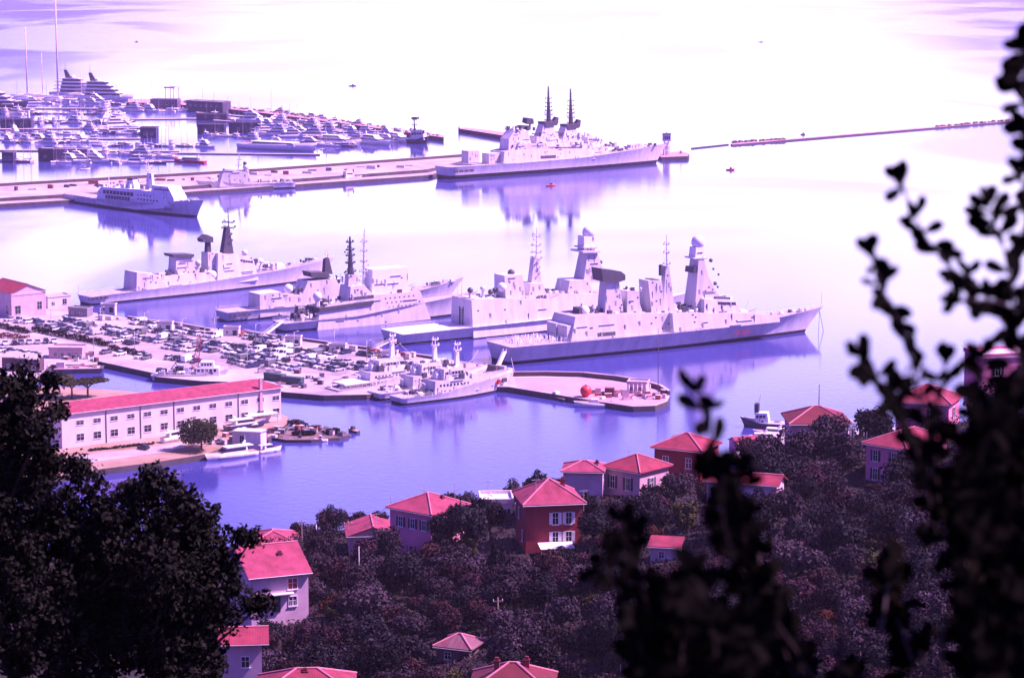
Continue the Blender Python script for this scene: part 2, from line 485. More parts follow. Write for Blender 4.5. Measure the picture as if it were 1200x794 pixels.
    def pt(s, px, py, y=0.0):
        x, z = s.plane(px, py, y); return Vector((x, y, z))
    def block(s, key, w, px, slope=0.06, m=0, y0=0.0, mtop=None):
        poly = [s.plane(a, b, y0 + s.near * w) for a, b in px]
        if y0 == 0: s.blk = getattr(s, 'blk', []) + [(w, slope, min(q[1] for q in poly), max(q[1] for q in poly), min(q[0] for q in poly), max(q[0] for q in poly))]
        s.p(key).prof(poly, w, slope, m, y0, mtop)
        if m in (0, 7, 4) and '/' not in key and s.detail: s.fit(poly, w, slope, y0)
        return s
    detail = True
    def fit(s, poly, w, slope, y0):
        """doors, vents, ledges and pipes on the sides and the after end of a block"""
        xs_, zs_ = [q[0] for q in poly], [q[1] for q in poly]; x0, x1, z0, z1 = min(xs_), max(xs_), min(zs_), max(zs_)
        area = (x1 - x0) * (z1 - z0)
        if area < 14: return
        R = random.Random(int(abs(x0 * 31 + z1 * 7)) + 5); n = min(13, int(area / 14) + 2)
        def inside(x, z):
            c = False
            for (xa, za), (xb, zb_) in zip(poly, poly[1:] + poly[:1]):
                if (za > z) != (zb_ > z) and x < (xb - xa) * (z - za) / (zb_ - za) + xa: c = not c
            return c
        for k in range(n * 3):
            x, z = R.uniform(x0, x1), R.uniform(z0 + .4, z1 - .4); t = R.random(); s.nc = getattr(s, 'nc', 0) + 1
            a, h, m, nm = ((.34, .9, 2, 'door') if t < .35 else (.35, .25, 1, 'vent') if t < .62 else (R.uniform(1, 4), .06, 2, 'ledge') if t < .85 else (.07, 1.4, 2, 'pipe'))
            if not all(inside(x + p_ * a, z + q_ * h) for p_ in (-1, 1) for q_ in (-1, 1)): continue
            yb = w - slope * (z + h - z0) ; d = slope * 2 * h + .10
            if nm == 'ledge': d += .25
            s.p('%s#%d' % (nm, s.nc)).box(x - a, x + a, *(sorted((y0 + s.near * (yb - .3), y0 + s.near * (yb + d)))), z - h, z + h, m)
            n -= 1
            if n <= 0: break
    def pole(s, key, a, b, r0, r1=None, y=0.0, m=0, n=6):
        s.p(key).cyl(s.pt(*a, y), s.pt(*b, y), r0, r1, n, m); return s
    def mast(s, key, base, top, r0, r1, y=0.0, m=1, yards=(), lattice=False, yl=3.0):
        A, B = s.pt(*base, y), s.pt(*top, y); mb = s.p(key)
        mb.cyl(A, B, r0, r1, 6, m)
        Lm = (B - A).length
        if r0 >= .3 and Lm > 6:
            for i in range(int(Lm / 2.2)):
                f = (i + .5) / (Lm / 2.2); c = A + (B - A) * f; rr = r0 + (r1 - r0) * f + .35
                R_ = random.Random(i * 7 + int(Lm)); a = R_.uniform(0, 6.28)
                mb.box(c.x - rr, c.x + rr, c.y - rr * .6, c.y + rr * .6, c.z - .07, c.z + .07, m)
                if R_.random() < .6: mb.cyl(c, c + Vector((math.cos(a) * (rr + 1.1), math.sin(a) * (rr + 1.1), .2)), .1, .08, 4, m).ball(c + Vector((math.cos(a) * (rr + 1.1), math.sin(a) * (rr + 1.1), .5)), .38, m, 6, 4)
        for f in yards:
            c = A + (B - A) * f; l = yl * (1.15 - .5 * f) * 1.1
            mb.cyl(c - Vector((0, l, 0)), c + Vector((0, l, 0)), .19, .19, 4, m)
            mb.cyl(c - Vector((l * .8, 0, 0)), c + Vector((l * .8, 0, 0)), .19, .19, 4, m)
            for q in (-1, 1):
                mb.box(c.x - .25 + q * l * .8, c.x + .25 + q * l * .8, c.y - .25, c.y + .25, c.z - .1, c.z + .7, m)
                mb.cyl(c + Vector((0, q * l, 0)), c + Vector((0, q * l, 1.2)), .12, .12, 4, m)
        return s
    def ball(s, key, px, py, r, y=0.0, m=4, sz=1.0):
        p = s.pt(px, py, y); s.p(key).ball(p, r, m, sz=sz); return s
    def bandpx(s, key, w, a, b, h, slope=0.0, zb=0.0, m=5, n=1, gap=.3, proud=.06):
        """a row of n openings on the near side between photograph points a and b (their mid line), h metres tall"""
        (x0, z0), (x1, z1) = s.plane(*a, s.near * w), s.plane(*b, s.near * w)
        for k in range(n):
            f0, f1 = k / n, (k + 1 - (gap if n > 1 else 0)) / n
            xa, xb = x0 + (x1 - x0) * f0, x0 + (x1 - x0) * f1
            za, zb_ = z0 + (z1 - z0) * f0, z0 + (z1 - z0) * f1
            y1 = y2 = w + proud; zm, xm = (za + zb_) / 2, (xa + xb) / 2
            hit = [q for q in getattr(s, 'blk', []) if q[2] <= zm <= q[3] and q[4] <= xm <= q[5] and abs(q[0] - w) < 1.5]
            if hit:
                q = max(hit, key=lambda q: q[0] - q[1] * (zm - q[2])); y1 = q[0] - q[1] * (zm - h/2 - q[2]) + .06; y2 = q[0] - q[1] * (zm + h/2 - q[2]) + .06
            y1, y2 = s.near * y1, s.near * y2; yi = s.near * (min(abs(y1), abs(y2)) - .5)
            s.p(key if n == 1 or 'porthole' not in key else key + '#%d' % (k + 50)).add([(xa, y1, za - h/2), (xb, y1, zb_ - h/2), (xb, y2, zb_ + h/2), (xa, y2, za + h/2), (xa, yi, za - h/2), (xb, yi, zb_ - h/2), (xb, yi, zb_ + h/2), (xa, yi, za + h/2)],
                         [(0,1,2,3),(0,4,5,1),(1,5,6,2),(2,6,7,3),(3,7,4,0)], m)
        return s
    def turret(s, px, py, r=2.0, m=0, aim=1, barrel=5.0, key=''):
        p = s.pt(px, py); k = 'gun_turret' + key
        t = s.p(k); t.frus(p.x, 0, p.z - r * .8, p.z + r * .25, (r, r * .9), (r * .85, r * .75), -r * .1, 0, m)
        t.frus(p.x, 0, p.z + r * .25, p.z + r * .7, (r * .85, r * .75), (r * .5, r * .45), -r * .25, 0, m)
        s.p(k + '/gun_barrel').cyl((p.x + aim * r * .7, 0, p.z), (p.x + aim * (r * .7 + barrel), 0, p.z + barrel * .22), .16, .11, 6, 1)
        return s
    def clutter(s, key, px0, px1, py, w, n, seed=0, hmax=2.0, y0=0.0, ms=(0, 0, 7, 4, 1)):
        """lockers, vents, winches and rafts standing on a deck level"""
        R = random.Random(seed + 11); (xa, za), (xb, zb_) = s.plane(*((px0, py) if not isinstance(py, tuple) else (px0, py[0])), y0), s.plane(*((px1, py) if not isinstance(py, tuple) else (px1, py[1])), y0)
        for i in range(n):
            f = R.random(); x = xa + (xb - xa) * f; z = za + (zb_ - za) * f; y = y0 + R.uniform(-w, w); h = R.uniform(.5, hmax); k = R.random()
            mm = 1 if R.random() < .28 else R.choice(ms); s.nc = getattr(s, 'nc', 0) + 1
            if k < .55: s.p('deck_locker#%d' % s.nc).box(x - R.uniform(.3, 1.3), x + R.uniform(.3, 1.3), y - R.uniform(.3, .9), y + R.uniform(.3, .9), z - .4, z + h, mm)
            elif k < .75: s.p('life_raft#%d' % s.nc).cyl((x - .8, y, z + .5), (x + .8, y, z + .5), .45, .45, 8, 4)
            elif k < .88: s.p('deck_aerial#%d' % s.nc).cyl((x, y, z - .3), (x, y, z + h * 1.6), .12, .08, 5, mm)
            else: s.p('vent_head#%d' % s.nc).cyl((x, y, z - .3), (x, y, z + h * .7), .35, .35, 8, mm).ball((x, y, z + h * .8), .6, mm, 8, 5)
        return s
    def text(s, txt, a, size, w, m, yaw=0.0, key='hull_number', lean=0.0):
        c = bpy.data.curves.new('lettering', 'FONT'); c.body = txt; c.size = size; c.extrude = .03; c.align_x = 'CENTER'; c.align_y = 'CENTER'
        o = bpy.data.objects.new('lettering', c); COL.objects.link(o)
        dg = bpy.context.evaluated_depsgraph_get(); me = bpy.data.meshes.new_from_object(o.evaluated_get(dg))
        bpy.data.objects.remove(o); me.materials.clear(); me.materials.append(m)
        q = link(key, me, s.root); p = s.pt(*a, s.near * w)
        q.location = p
        q.rotation_euler = (math.pi / 2 + lean, 0, yaw + (0 if s.near < 0 else math.pi))
        return q
    def done(s, names=None):
        made = {}
        for key in sorted(s.parts, key=lambda k: k.count('/')):
            par = s.root
            nm = key
            if '/' in key: pk, nm = key.split('/'); par = made[pk]
            nm = nm.split('#')[0]
            mb = s.parts[key]; used = sorted(set(mb.m)); mb.m = [used.index(q) for q in mb.m]
            made[key] = mb.build(nm, [SHIP[q] for q in used], par)
        s.made = made
        return s

# --- the destroyer in front
d1 = Ship('destroyer', 'large grey destroyer in front with white crowd on its flight deck and ball radar tower', 'warship', (599, 428), (943, 389), -1, 9.0, 'naval ships at the quay')
d1.hull(10.2, 7.1, [(0, 7.2), (.5, 6.9), (.75, 7.3), (1, 9.8)], 9.0, .88, 1.2, 2.2, 1.5)
d1.block('superstructure', 9.4, [(669, 402), (677, 372), (700, 369.5), (773, 367.5), (777, 391)], .16, mtop=2)
d1.block('forward_superstructure', 9.6, [(790, 390), (790, 367.5), (862, 367), (905, 369.5), (914, 373), (914, 377)], .15, mtop=2)
d1.block('superstructure', 6.5, [(772, 391), (772, 367), (794, 366.5), (794, 389)], .05, 0)
d1.bandpx('boat_bay', 9.5, (701, 392.5), (722, 390.6), 1.5, m=1)
d1.block('radar_pedestal', 3.0, [(709, 370), (712, 330), (726, 330), (732, 370)], .03)
d1.block('long_range_radar', 3.8, [(707, 330), (705, 315), (728, 318), (733, 322), (733, 328), (724, 331)], .02, 1)
d1.block('sensor_deckhouse', 4.0, [(735, 368), (736, 341), (750, 341), (750, 355), (754, 368)], .05)
d1.clutter('sensor_deckhouse', 735, 748, 340, 3, 9, 3, 1.6)
d1.block('funnel', 4.2, [(764, 368), (761, 329), (777, 329), (779, 368)], .06)
d1.block('funnel/funnel_cap', 2.6, [(764, 329.4), (764, 327.5), (773, 327.5), (773, 329.4)], 0, 1)
d1.block('aft_mast', 1.6, [(777, 366), (781, 312), (785, 312), (791, 366)], .02)
d1.mast('aft_mast', (781.5, 313), (781, 275), .35, .12, 0, 0, (.1, .45, .7), yl=1.6)
d1.block('aft_mast/radar_aerial', .8, [(774.5, 323), (774.5, 311), (776.5, 310), (777, 323)], 0, 1)
d1.block('main_tower', 4.2, [(814, 368), (821, 303), (827, 302.5), (832, 325), (842, 345), (846, 366)], .055)
d1.block('main_tower/tower_screen', 3.0, [(812.5, 320), (813.5, 313), (816, 313), (816, 320)], 0, 1)
d1.block('main_tower/platform', 3.2, [(813, 303.5), (813, 302), (829, 302), (829, 303.5)], 0)
for k, (a, b, r) in enumerate([(833, 305, .8), (836, 315, .5), (842, 321.5, .5), (838, 332, .8), (832, 337, 1.2), (841, 336, .5)]):
    d1.ball('main_tower/sensor#%d' % k, a, b, r, -1.5, 1 if k != 4 else 0)
    d1.pole('main_tower/sensor#%d' % k, (a, b), (a - 5, b + 2), .15, .15, -1.5, 0)
d1.block('radome_collar', 2.4, [(815, 303), (816, 290), (824, 290), (828, 303)], .05, 4)
d1.ball('radome', 818, 283.5, 2.75, 0, 4, 1.05)
d1.block('bridge', 8.0, [(826, 369), (828, 351), (860, 352), (866, 357), (868, 369)], .2)
d1.bandpx('bridge_window', 7.3, (842, 355.2), (863, 355.8), 1.1, m=5, n=8, gap=.12, proud=.35)
d1.clutter('bridge', 829, 857, 350.5, 4.5, 16, 5, 1.8)
d1.block('bridge/bridge_roof', 5.0, [(838, 352), (839, 347.5), (857, 349), (860, 352)], .1, 1)
d1.turret(870, 366.5, 2.2, 0, 1, 5.5)
d1.turret(876, 367.5, 1.2, 0, 1, 3.0, '#2')
d1.pole('jackstaff', (962, 361), (963, 342), .10, .06); d1.pole('jackstaff', (953, 361.5), (964, 359), .12, .1)
d1.pole('whip_aerial', (873, 365), (878, 350), .12, .06)
d1.clutter('deck_gear', 905, 950, (369, 363), 2.0, 14, 6, 1.0)
d1.clutter('deck_gear', 690, 770, 366, 6, 62, 7, 2.4, ms=(0, 1, 7, 4, 1))
d1.clutter('deck_gear', 784, 815, 364, 6, 34, 8, 3.2, ms=(0, 1, 7, 4))
x0, z0 = d1.plane(668, 398, -9)
hx = d1.plane(672, 390, -9.0)[0]
for k, (ya, yb) in enumerate(((-7.4, -.6), (.6, 7.4))):
    d1.p('hangar_door#%d' % k).box(hx - 1.9, hx + .8, ya, yb, z0 - .6, z0 + 5.2, 7)
    for j in range(5): d1.p('hangar_door#%d' % k).box(hx - 1.96, hx - 1.9, ya, yb, z0 + .2 + j, z0 + .27 + j, 1)
d1.block('radar_dome_deckhouse', 2.5, [(679, 372), (679, 361), (694, 360), (694, 371)], .05, 1); d1.ball('satellite_dome', 685, 364, 2.0, -1.5, 4)
d1.done()
d1.text('D 554', (870, 389.5), 3.2, 9.6, REDP, math.radians(6), lean=.18)

# --- the frigate beyond it
d2 = Ship('frigate', 'pale grey frigate just beyond the front destroyer, empty flight deck, tallest ball-topped tower', 'warship', (473, 404.5), (790, 369), -1, 9.0, 'naval ships at the quay', 142)
d2.hull(9.8, 8.2, [(0, 4.6), (.5, 5.2), (1, 9.5)], 8.0, .9, .8, 2.3, 1.6, side=7, deck=7)
d2.block('superstructure', 9.2, [(555, 396), (555, 352), (600, 351), (648, 351), (660, 345), (760, 346), (790, 371)], .11, 7, mtop=2)
d2.block('hangar_roof', 6, [(556, 353), (556, 350), (583, 350), (583, 353)], 0, 7)
d2.block('gun_deckhouse', 4.5, [(593, 352), (592, 323), (613, 322), (616, 352)], .05, 7)
d2.ball('gun_deckhouse/satellite_dome', 588, 336, 2.0, -3, 4); d2.ball('gun_deckhouse/dark_dome', 599, 319.5, 1.5, 0, 1)
for k, (a, b) in enumerate(((551, 340), (566, 338), (575, 342), (580, 340))): d2.ball('satellite_dome#%d' % k, a, b, 1.2, -2, 1 if k != 1 else 7); d2.pole('satellite_dome#%d' % k, (a, b), (a, b + 9), .5, .7, -2, 0)
d2.block('aft_mast_house', 4.0, [(620, 353), (622, 332), (637, 332), (642, 353)], .05, 7)
d2.block('aft_mast', 1.7, [(623, 333), (626.5, 301), (631, 301), (635, 333)], .03, 0)
d2.mast('aft_mast', (628.5, 303), (629, 266), .35, .12, 0, 0, (.0, .2, .42, .7), yl=2.6)
d2.mast('aft_mast', (628.5, 330), (628.5, 303), .5, .5, 0, 0, (.35, .6, .85), yl=2.4)
d2.block('tower_base', 5.5, [(664, 353), (669, 329), (690, 328), (700, 353)], .08, 0)
d2.block('main_tower', 4.0, [(684, 331), (690, 296), (701, 296), (712, 331)], .06, 0)
d2.block('main_tower/platform', 4.6, [(683, 296.2), (683, 294), (703, 294), (704, 296.2)], 0, 7); d2.block('main_tower/platform#2', 3.6, [(684, 291), (684, 289.5), (700, 289.5), (700, 291)], 0, 0)
d2.block('radome_collar', 2.7, [(685, 295), (685, 277), (697, 277), (698, 295)], .05, 4)
d2.ball('radome', 690, 272, 2.8, 0, 4)
for k, (a, b) in enumerate(((704, 307), (706, 318))): d2.ball('main_tower/sensor#%d' % k, a, b, .8, -2, 1)
d2.clutter('deck_gear', 640, 690, 347, 6, 60, 21, 2.8, ms=(0, 1, 7, 4)); d2.clutter('deck_gear', 560, 600, 350, 5, 20, 22, 1.6); d2.clutter('deck_gear', 606, 640, 349, 5, 24, 23, 2.6)
hx, z0 = d2.plane(555, 388, -9.2)
d2.p('hangar_door').box(hx - .12, hx + .3, -7, -1, z0 - 2.0, z0 + 5.0, 0); d2.p('hangar_door#2').box(hx - .12, hx + .3, 1, 7, z0 - 2.0, z0 + 5.0, 0)
for a in (-1.3, 1.3): d2.p('helideck_sign').box(hx - .4, hx - .14, a - .15, a + .15, z0 - 2, z0 + 9, 1)  # dark ladder-shaped helideck sign on the hangar face, built from bars
for j in range(9): d2.p('helideck_sign').box(hx - .36, hx - .16, -1.3, 1.3, z0 - 1 + j * 1.05, z0 - .8 + j * 1.05, 1)
d2.pole('whip_aerial', (541, 352), (541, 322), .1, .05); d2.pole('whip_aerial#2', (537, 349), (536, 330), .1, .05, 3); d2.pole('whip_aerial#3', (657, 350), (657, 322), .1, .05)
d2.done()

# --- corvette third along the quay
c1 = Ship('corvette', 'small grey corvette with high forecastle and two thin masts, moored left of the pale frigate', 'warship', (335, 390), (545, 368), -1, 5.5, 'naval ships at the quay', 90)
c1.hull(6.2, 4.9, [(0, 4.0), (.35, 4.4), (.55, 6.5), (1, 9.5)], 6.0, .86, .9, 2.3, 1.6, flare=2.2)
c1.block('superstructure', 5.8, [(372, 388), (376, 362), (392, 357), (440, 346), (494, 341.5), (505, 374)], .07, mtop=2)
for k in range(3): c1.bandpx('porthole#%d' % k, 5.65, (452 + k * 2, 350 + k * 5), (490, 346 + k * 5), .55, m=1, n=7, gap=.7, proud=.15)
c1.block('bridge', 5.2, [(410, 356), (412, 336), (428, 334), (440, 348)], .1)
c1.bandpx('bridge_window', 5.0, (410, 350.5), (438, 347), 1.3, m=1, n=1, proud=.9)
c1.block('mast_tower', 2.0, [(408, 356), (409, 322), (420, 322), (424, 356)], .03)
c1.mast('dark_mast', (411, 324), (410, 277), 1.4, .35, 0, 1, (.12, .34, .52, .66, .86), yl=2.4)
c1.mast('thin_mast', (426, 345), (427, 268), .7, .2, -1, 0, (.35, .5, .66, .8), yl=2.0)
c1.block('pale_deckhouse', 4.0, [(436, 347), (437, 316), (478, 313), (479, 343)], .02, 4)
c1.clutter('deck_gear', 338, 372, (378, 366), 3.5, 60, 31, 3.4, ms=(0, 1, 1, 7, 4)); c1.ball('satellite_dome', 372, 347, 1.9, -1, 4); c1.pole('satellite_dome', (372, 349), (372, 366), .9, 1.2, -1, 7)
c1.clutter('deck_gear', 376, 408, (357, 352), 4, 30, 32, 2.5, ms=(0, 1, 0, 7, 4)); c1.turret(352, 362, 2.0, 1, -1, 3.5)
c1.block('boat_deck', 5.9, [(374, 366), (375, 361), (438, 352), (438, 356)], 0, 1)
c1.clutter('deck_gear', 440, 492, (343, 339), 4, 26, 33, 1.8)
c1.done()

# --- frigate between, only its after part, dark mast and bow in view
f2 = Ship('frigate', 'grey frigate half hidden behind the small corvette, black tapered mast and raised bow', 'warship', (268, 377.5), (540, 350), -1, 6.0, 'naval ships at the quay', 113)
f2.hull(6.6, 5.5, [(0, 4.2), (.5, 4.6), (.8, 6.2), (1, 9.5)], 8.0, .86, .6, 2.4, 1.7)
f2.block('hangar', 5.6, [(305, 372), (305, 345), (330, 342), (340, 367)], .05)
f2.bandpx('mooring_deck_opening', 6.0, (270, 371), (296, 368), .9, m=1, n=5, gap=.3, proud=.2)
f2.block('superstructure', 5.5, [(330, 370), (338, 348), (355, 345), (362, 330), (395, 327), (405, 350), (420, 360)], .06, mtop=2)
f2.block('radar_platform', 4.0, [(366, 325), (364, 319), (384, 319.5), (388, 325)], .05, 1)
f2.block('black_mast', 1.5, [(381, 321), (382, 304), (386, 302), (390, 321)], .05, 1)
f2.mast('black_mast', (384, 304), (384, 292), .25, .1, 0, 4, (.5,), yl=1.2)
f2.clutter('deck_gear', 345, 398, (345, 328), 4.5, 70, 41, 3.2, ms=(0, 1, 7, 4, 0)); f2.clutter('deck_gear', 262, 300, (371, 367), 4, 10, 42, 1.2)
f2.ball('satellite_dome', 338, 338, 2.0, -2, 4)
f2.turret(470, 337, 2.2, 0, 1, 5)
f2.clutter('deck_gear', 496, 530, (335, 328), 2, 12, 43, 1.2)
f2.pole('whip_aerial', (252, 372), (254, 352), .1, .06); f2.pole('whip_aerial#2', (362, 323), (360, 300), .1, .06)
f2.done()

# --- long frigate at the left end of the quay
f1 = Ship('frigate', 'long grey frigate farthest left at the quay, tall black foremast, dark funnel cap', 'warship', (108, 358), (374, 327.5), -1, 6.0, 'naval ships at the quay')
f1.hull(6.6, 5.5, [(0, 3.9), (.4, 5.2), (.75, 7.2), (1, 9.6)], 9.0, .86, .8, 2.4, 1.7, side=7)
f1.block('hangar', 5.6, [(160, 341), (161, 319), (186, 322), (196, 337)], .05)
f1.block('superstructure', 5.4, [(176, 340), (178, 325), (240, 319), (262, 334)], .06, 7, mtop=2)
f1.block('funnel', 3.4, [(206, 323), (207, 301), (226, 301), (230, 320)], .05); f1.block('funnel/funnel_cap', 3.9, [(204, 301.4), (202, 298), (228, 298), (227, 301.4)], 0, 1)
f1.block('radar_house', 3.0, [(244, 320), (244, 296), (260, 296), (262, 318)], .03)
f1.block('radar_tower', 1.3, [(243, 297), (243.5, 284), (247, 284), (248, 297)], .02, 1)
f1.block('radar_tower/radar_aerial', 2.2, [(238, 284), (237, 280), (243, 275), (250, 278), (250, 284)], 0, 1)
f1.block('forward_superstructure', 5.6, [(255, 334), (257, 297), (292, 300), (299, 308), (303, 328)], .07, 7, mtop=2)
f1.bandpx('bridge_window', 5.0, (282, 305), (297, 307), 1.0, m=5, n=5, gap=.2, proud=.4)
f1.block('foremast', 1.7, [(262, 297), (266, 266), (270, 266), (274, 297)], .05, 1)
f1.mast('foremast', (268, 268), (267, 243), .3, .12, 0, 1, (.05, .3), yl=3.6)
f1.mast('foremast', (268, 296), (268, 266), .4, .4, 0, 1, (.45, .7), yl=2.4)
f1.turret(327, 312, 2.6, 7, 1, 6); f1.turret(179, 330, 1.6, 1, -1, 2.5, '#2')
for k, (a, b) in enumerate(((232, 308), (249, 322), (287, 296), (305, 306))): f1.ball('satellite_dome#%d' % k, a, b, 1.5 if k != 1 else 2.2, -3, 4 if k != 0 else 0); f1.pole('satellite_dome#%d' % k, (a, b), (a, b + 10), .6, .8, -3, 0)
f1.clutter('deck_gear', 182, 262, (325, 316), 4.6, 80, 51, 2.6, ms=(0, 1, 7, 4, 0)); f1.clutter('deck_gear', 270, 318, (302, 314), 4, 40, 52, 2.6, ms=(0, 1, 7, 4))
f1.bandpx('mooring_deck_opening', 6.0, (104, 350.5), (128, 348), 1.0, m=1, n=5, gap=.3, proud=.3)
f1.pole('whip_aerial', (92, 347), (92, 332), .1, .06)
f1.clutter('deck_gear', 336, 372, (310, 303), 2, 10, 53, 1.0)
f1.done()

# --- the old cruiser at the long pier
v = Ship('cruiser', 'biggest old grey cruiser with two tall masts at the end of the long pier', 'warship', (528, 210.5), (769, 191.5), -1, 9.5)
v.hull(9.8, 8.0, [(0, 8.2), (.3, 8.0), (.6, 8.8), (1, 13.5)], 10.0, .82, 2.4, 2.4, 1.7, side=7)
v.block('flight_deck_shelter', 4.0, [(549, 191), (549, 177), (562, 176.5), (562, 190)], .02, 0); v.block('flight_deck_shelter#2', 4.0, [(573, 192), (573, 180), (587, 179), (587, 191)], .02, 0)
v.block('superstructure', 8.6, [(590, 192), (592, 178), (601, 176), (690, 174), (698, 186)], .08, 7, mtop=2)
v.block('forward_superstructure', 6.4, [(680, 186), (684, 168), (712, 172), (716, 182)], .08, 7, mtop=2)
v.block('boat_deck', 7.0, [(606, 177), (608, 169), (640, 168), (644, 176)], .04, 0, mtop=2)
v.block('aft_superstructure', 5.4, [(596, 179), (597, 163), (604, 153), (620, 154), (625, 178)], .06, 7, mtop=2)
v.block('mid_deckhouse', 4.6, [(628, 178), (630, 160), (648, 160), (652, 178)], .05, 7, mtop=2)
v.block('bridge', 6.0, [(688, 174), (690, 160), (702, 160), (709, 172)], .1, 4, mtop=2)
v.bandpx('bridge_window', 5.6, (690, 163.5), (703, 163.5), 1.1, m=5, n=6, gap=.2, proud=.5)
for k, (bx, ty, tp) in enumerate(((645, 146, 101), (671, 149, 104))):
    key = 'mack' if k == 0 else 'mack#2'
    v.block(key, 5.0, [(bx - 13, 172), (bx - 6, ty), (bx + 5, ty), (bx + 15, 172)], .12, 7)
    v.block(key + '/platform' + ('' if k == 0 else '#2'), 4.0, [(bx - 5, ty + 3), (bx - 7, ty - 3), (bx + 10, ty - 4), (bx + 8, ty + 1)], .02, 1)
    v.mast(key, (bx - 2, ty), (bx - 2.5, tp), 1.9, .4, 0, 1, (.12, .25, .36, .46, .56, .68), yl=3.4)
    v.block(key + '/radar_aerial' + ('' if k == 0 else '#2'), 1.5, [(bx + 4, ty - 3), (bx + 7, ty - 9), (bx + 10, ty - 8), (bx + 9, ty - 3)], 0, 1)
v.pole('radar_stalk', (621, 152), (621, 145), .7, .6, 0, 1); v.block('radar_stalk/radar_dish', 2.6, [(617, 144), (618, 138), (625, 139), (626, 145), (622, 146)], 0, 1)
v.block('director', 2.4, [(610, 152), (611, 147), (617, 147), (617, 152)], .1, 1)
v.block('funnel_house', 4.4, [(655, 178), (657, 163), (676, 163), (679, 178)], .06, 0, mtop=2)
v.clutter('deck_gear', 592, 700, (172, 168), 7.2, 150, 61, 3.6, ms=(0, 1, 7, 4, 7)); v.clutter('deck_gear', 597, 624, (152, 152), 5, 26, 62, 3.0, ms=(0, 1, 4)); v.clutter('deck_gear', 628, 690, (158, 160), 5, 50, 63, 3.4, ms=(0, 1, 7, 4))
v.clutter('deck_gear', 700, 724, (170, 172), 4, 26, 65, 3.2, ms=(0, 1, 7)); v.clutter('deck_gear', 715, 766, (178, 170), 4, 46, 64, 2.2, ms=(0, 1, 7)); v.turret(727, 174, 2.6, 7, 1, 5); v.turret(705, 165, 1.8, 7, 1, 3, '#2')
v.block('missile_launcher', 2.5, [(738, 176), (740, 170), (752, 168), (754, 174)], .1, 0)
v.bandpx('mooring_deck_opening', 9.0, (532, 201), (556, 199.5), 1.6, m=1, n=4, gap=.25, proud=.7)
v.bandpx('boat_bay', 8.9, (634, 184.5), (652, 183.5), 2.0, m=1, proud=.4)
v.block('superstructure', 9.0, [(500, 196), (500, 194.5), (500.5, 194.5), (500.5, 196)], 0, 7) if False else None
v.done()

# --- white auxiliary ship on the left of the long pier
a1 = Ship('auxiliary_ship', 'pale naval auxiliary ship with open side galleries, left of the small patrol ship', 'ship', (75, 236.5), (231, 254.5), -1, 7.0)
a1.hull(7.6, 6.4, [(0, 5.0), (.35, 4.6), (.7, 6.0), (1, 9.5)], 6.0, .7, 1.0, 2.6, 1.8, bulwark=1.0, side=7)
a1.block('superstructure', 6.6, [(113, 238), (114, 224), (118, 219), (160, 222), (186, 226), (193, 231), (196, 244), (160, 246)], .03, 4, mtop=4)
a1.block('bridge', 5.0, [(176, 232), (177, 217), (196, 219), (203, 232), (204, 238), (180, 240)], .05, 4)
a1.bandpx('bridge_window', 5.0, (180, 221.5), (197, 223), 1.0, m=5, n=7, gap=.2, proud=.1)
for k in range(2): a1.bandpx('deck_gallery' if k == 0 else 'deck_gallery#2', 6.8, (120 + k * 3, 224.5 + k * 6), (156 - k * 4, 228 + k * 5.4), 2.2, m=1, n=9, gap=.16, proud=.08)
a1.bandpx('cabin_window', 6.8, (160, 233), (186, 236), .8, m=5, n=7, gap=.45, proud=.08); a1.bandpx('cabin_window#2', 6.8, (160, 228.5), (178, 230), .8, m=5, n=5, gap=.45, proud=.08)
a1.block('funnel', 2.0, [(147, 221), (148, 211), (155, 211), (158, 221)], .05, 4); a1.block('funnel/funnel_cap', 1.9, [(149, 211.2), (149, 208.6), (155, 208.6), (155, 211.2)], 0, 1)
a1.block('mast', .9, [(171, 221), (172, 203), (177, 203), (179, 221)], .02, 4); a1.mast('mast', (174, 204), (174, 186), .3, .12, 0, 4, (.2, .5, .8), yl=2.6)
a1.pole('derrick', (129, 222), (127, 206), .35, .2, 0, 4); a1.clutter('deck_gear', 116, 178, (218, 220), 5, 50, 71, 2.2, ms=(4, 0, 7, 1)); a1.clutter('deck_gear', 80, 112, (229, 233), 4, 20, 72, 1.8)
a1.clutter('deck_gear', 209, 232, (236, 235), 3, 12, 73, 1.2)
a1.done()
a1.text('A5303', (196, 244), 2.6, 7.3, DARK, math.radians(-4))

# --- small patrol ship
p1 = Ship('patrol_ship', 'small blue grey patrol ship with low afterdeck, bow pointing left at the long pier', 'warship', (345, 220.5), (238, 224), 1, 4.0)
p1.hull(4.6, 4.0, [(0, 3.6), (.5, 4.0), (1, 7.0)], 5.0, .86, .9, 2.4, 1.7)
p1.block('superstructure', 3.8, [(257, 219), (261, 204), (268, 199), (290, 202), (294, 211), (297, 220)], .06, mtop=2)
p1.block('bridge', 3.0, [(262, 206), (264, 198), (274, 198.5), (276, 206)], .08); p1.bandpx('bridge_window', 3.0, (264, 201), (273, 201.5), .9, m=5, n=4, gap=.2, proud=.1)
p1.mast('mast', (279, 201), (281, 178), .4, .12, 0, 0, (.3, .6), yl=1.8)
p1.ball('radome', 288, 196, 2.0, 0, 7); p1.ball('dark_dome', 287, 191.5, 1.3, 0, 1); p1.pole('radome', (288, 197), (289, 206), 1.4, 1.6, 0, 0)
p1.clutter('deck_gear', 300, 340, (213, 212), 2.5, 16, 81, 2.0, ms=(0, 1, 7)); p1.clutter('deck_gear', 265, 292, 202, 2.5, 14, 82, 1.5); p1.turret(248, 208.5, 1.4, 0, 1, 3)
p1.done()
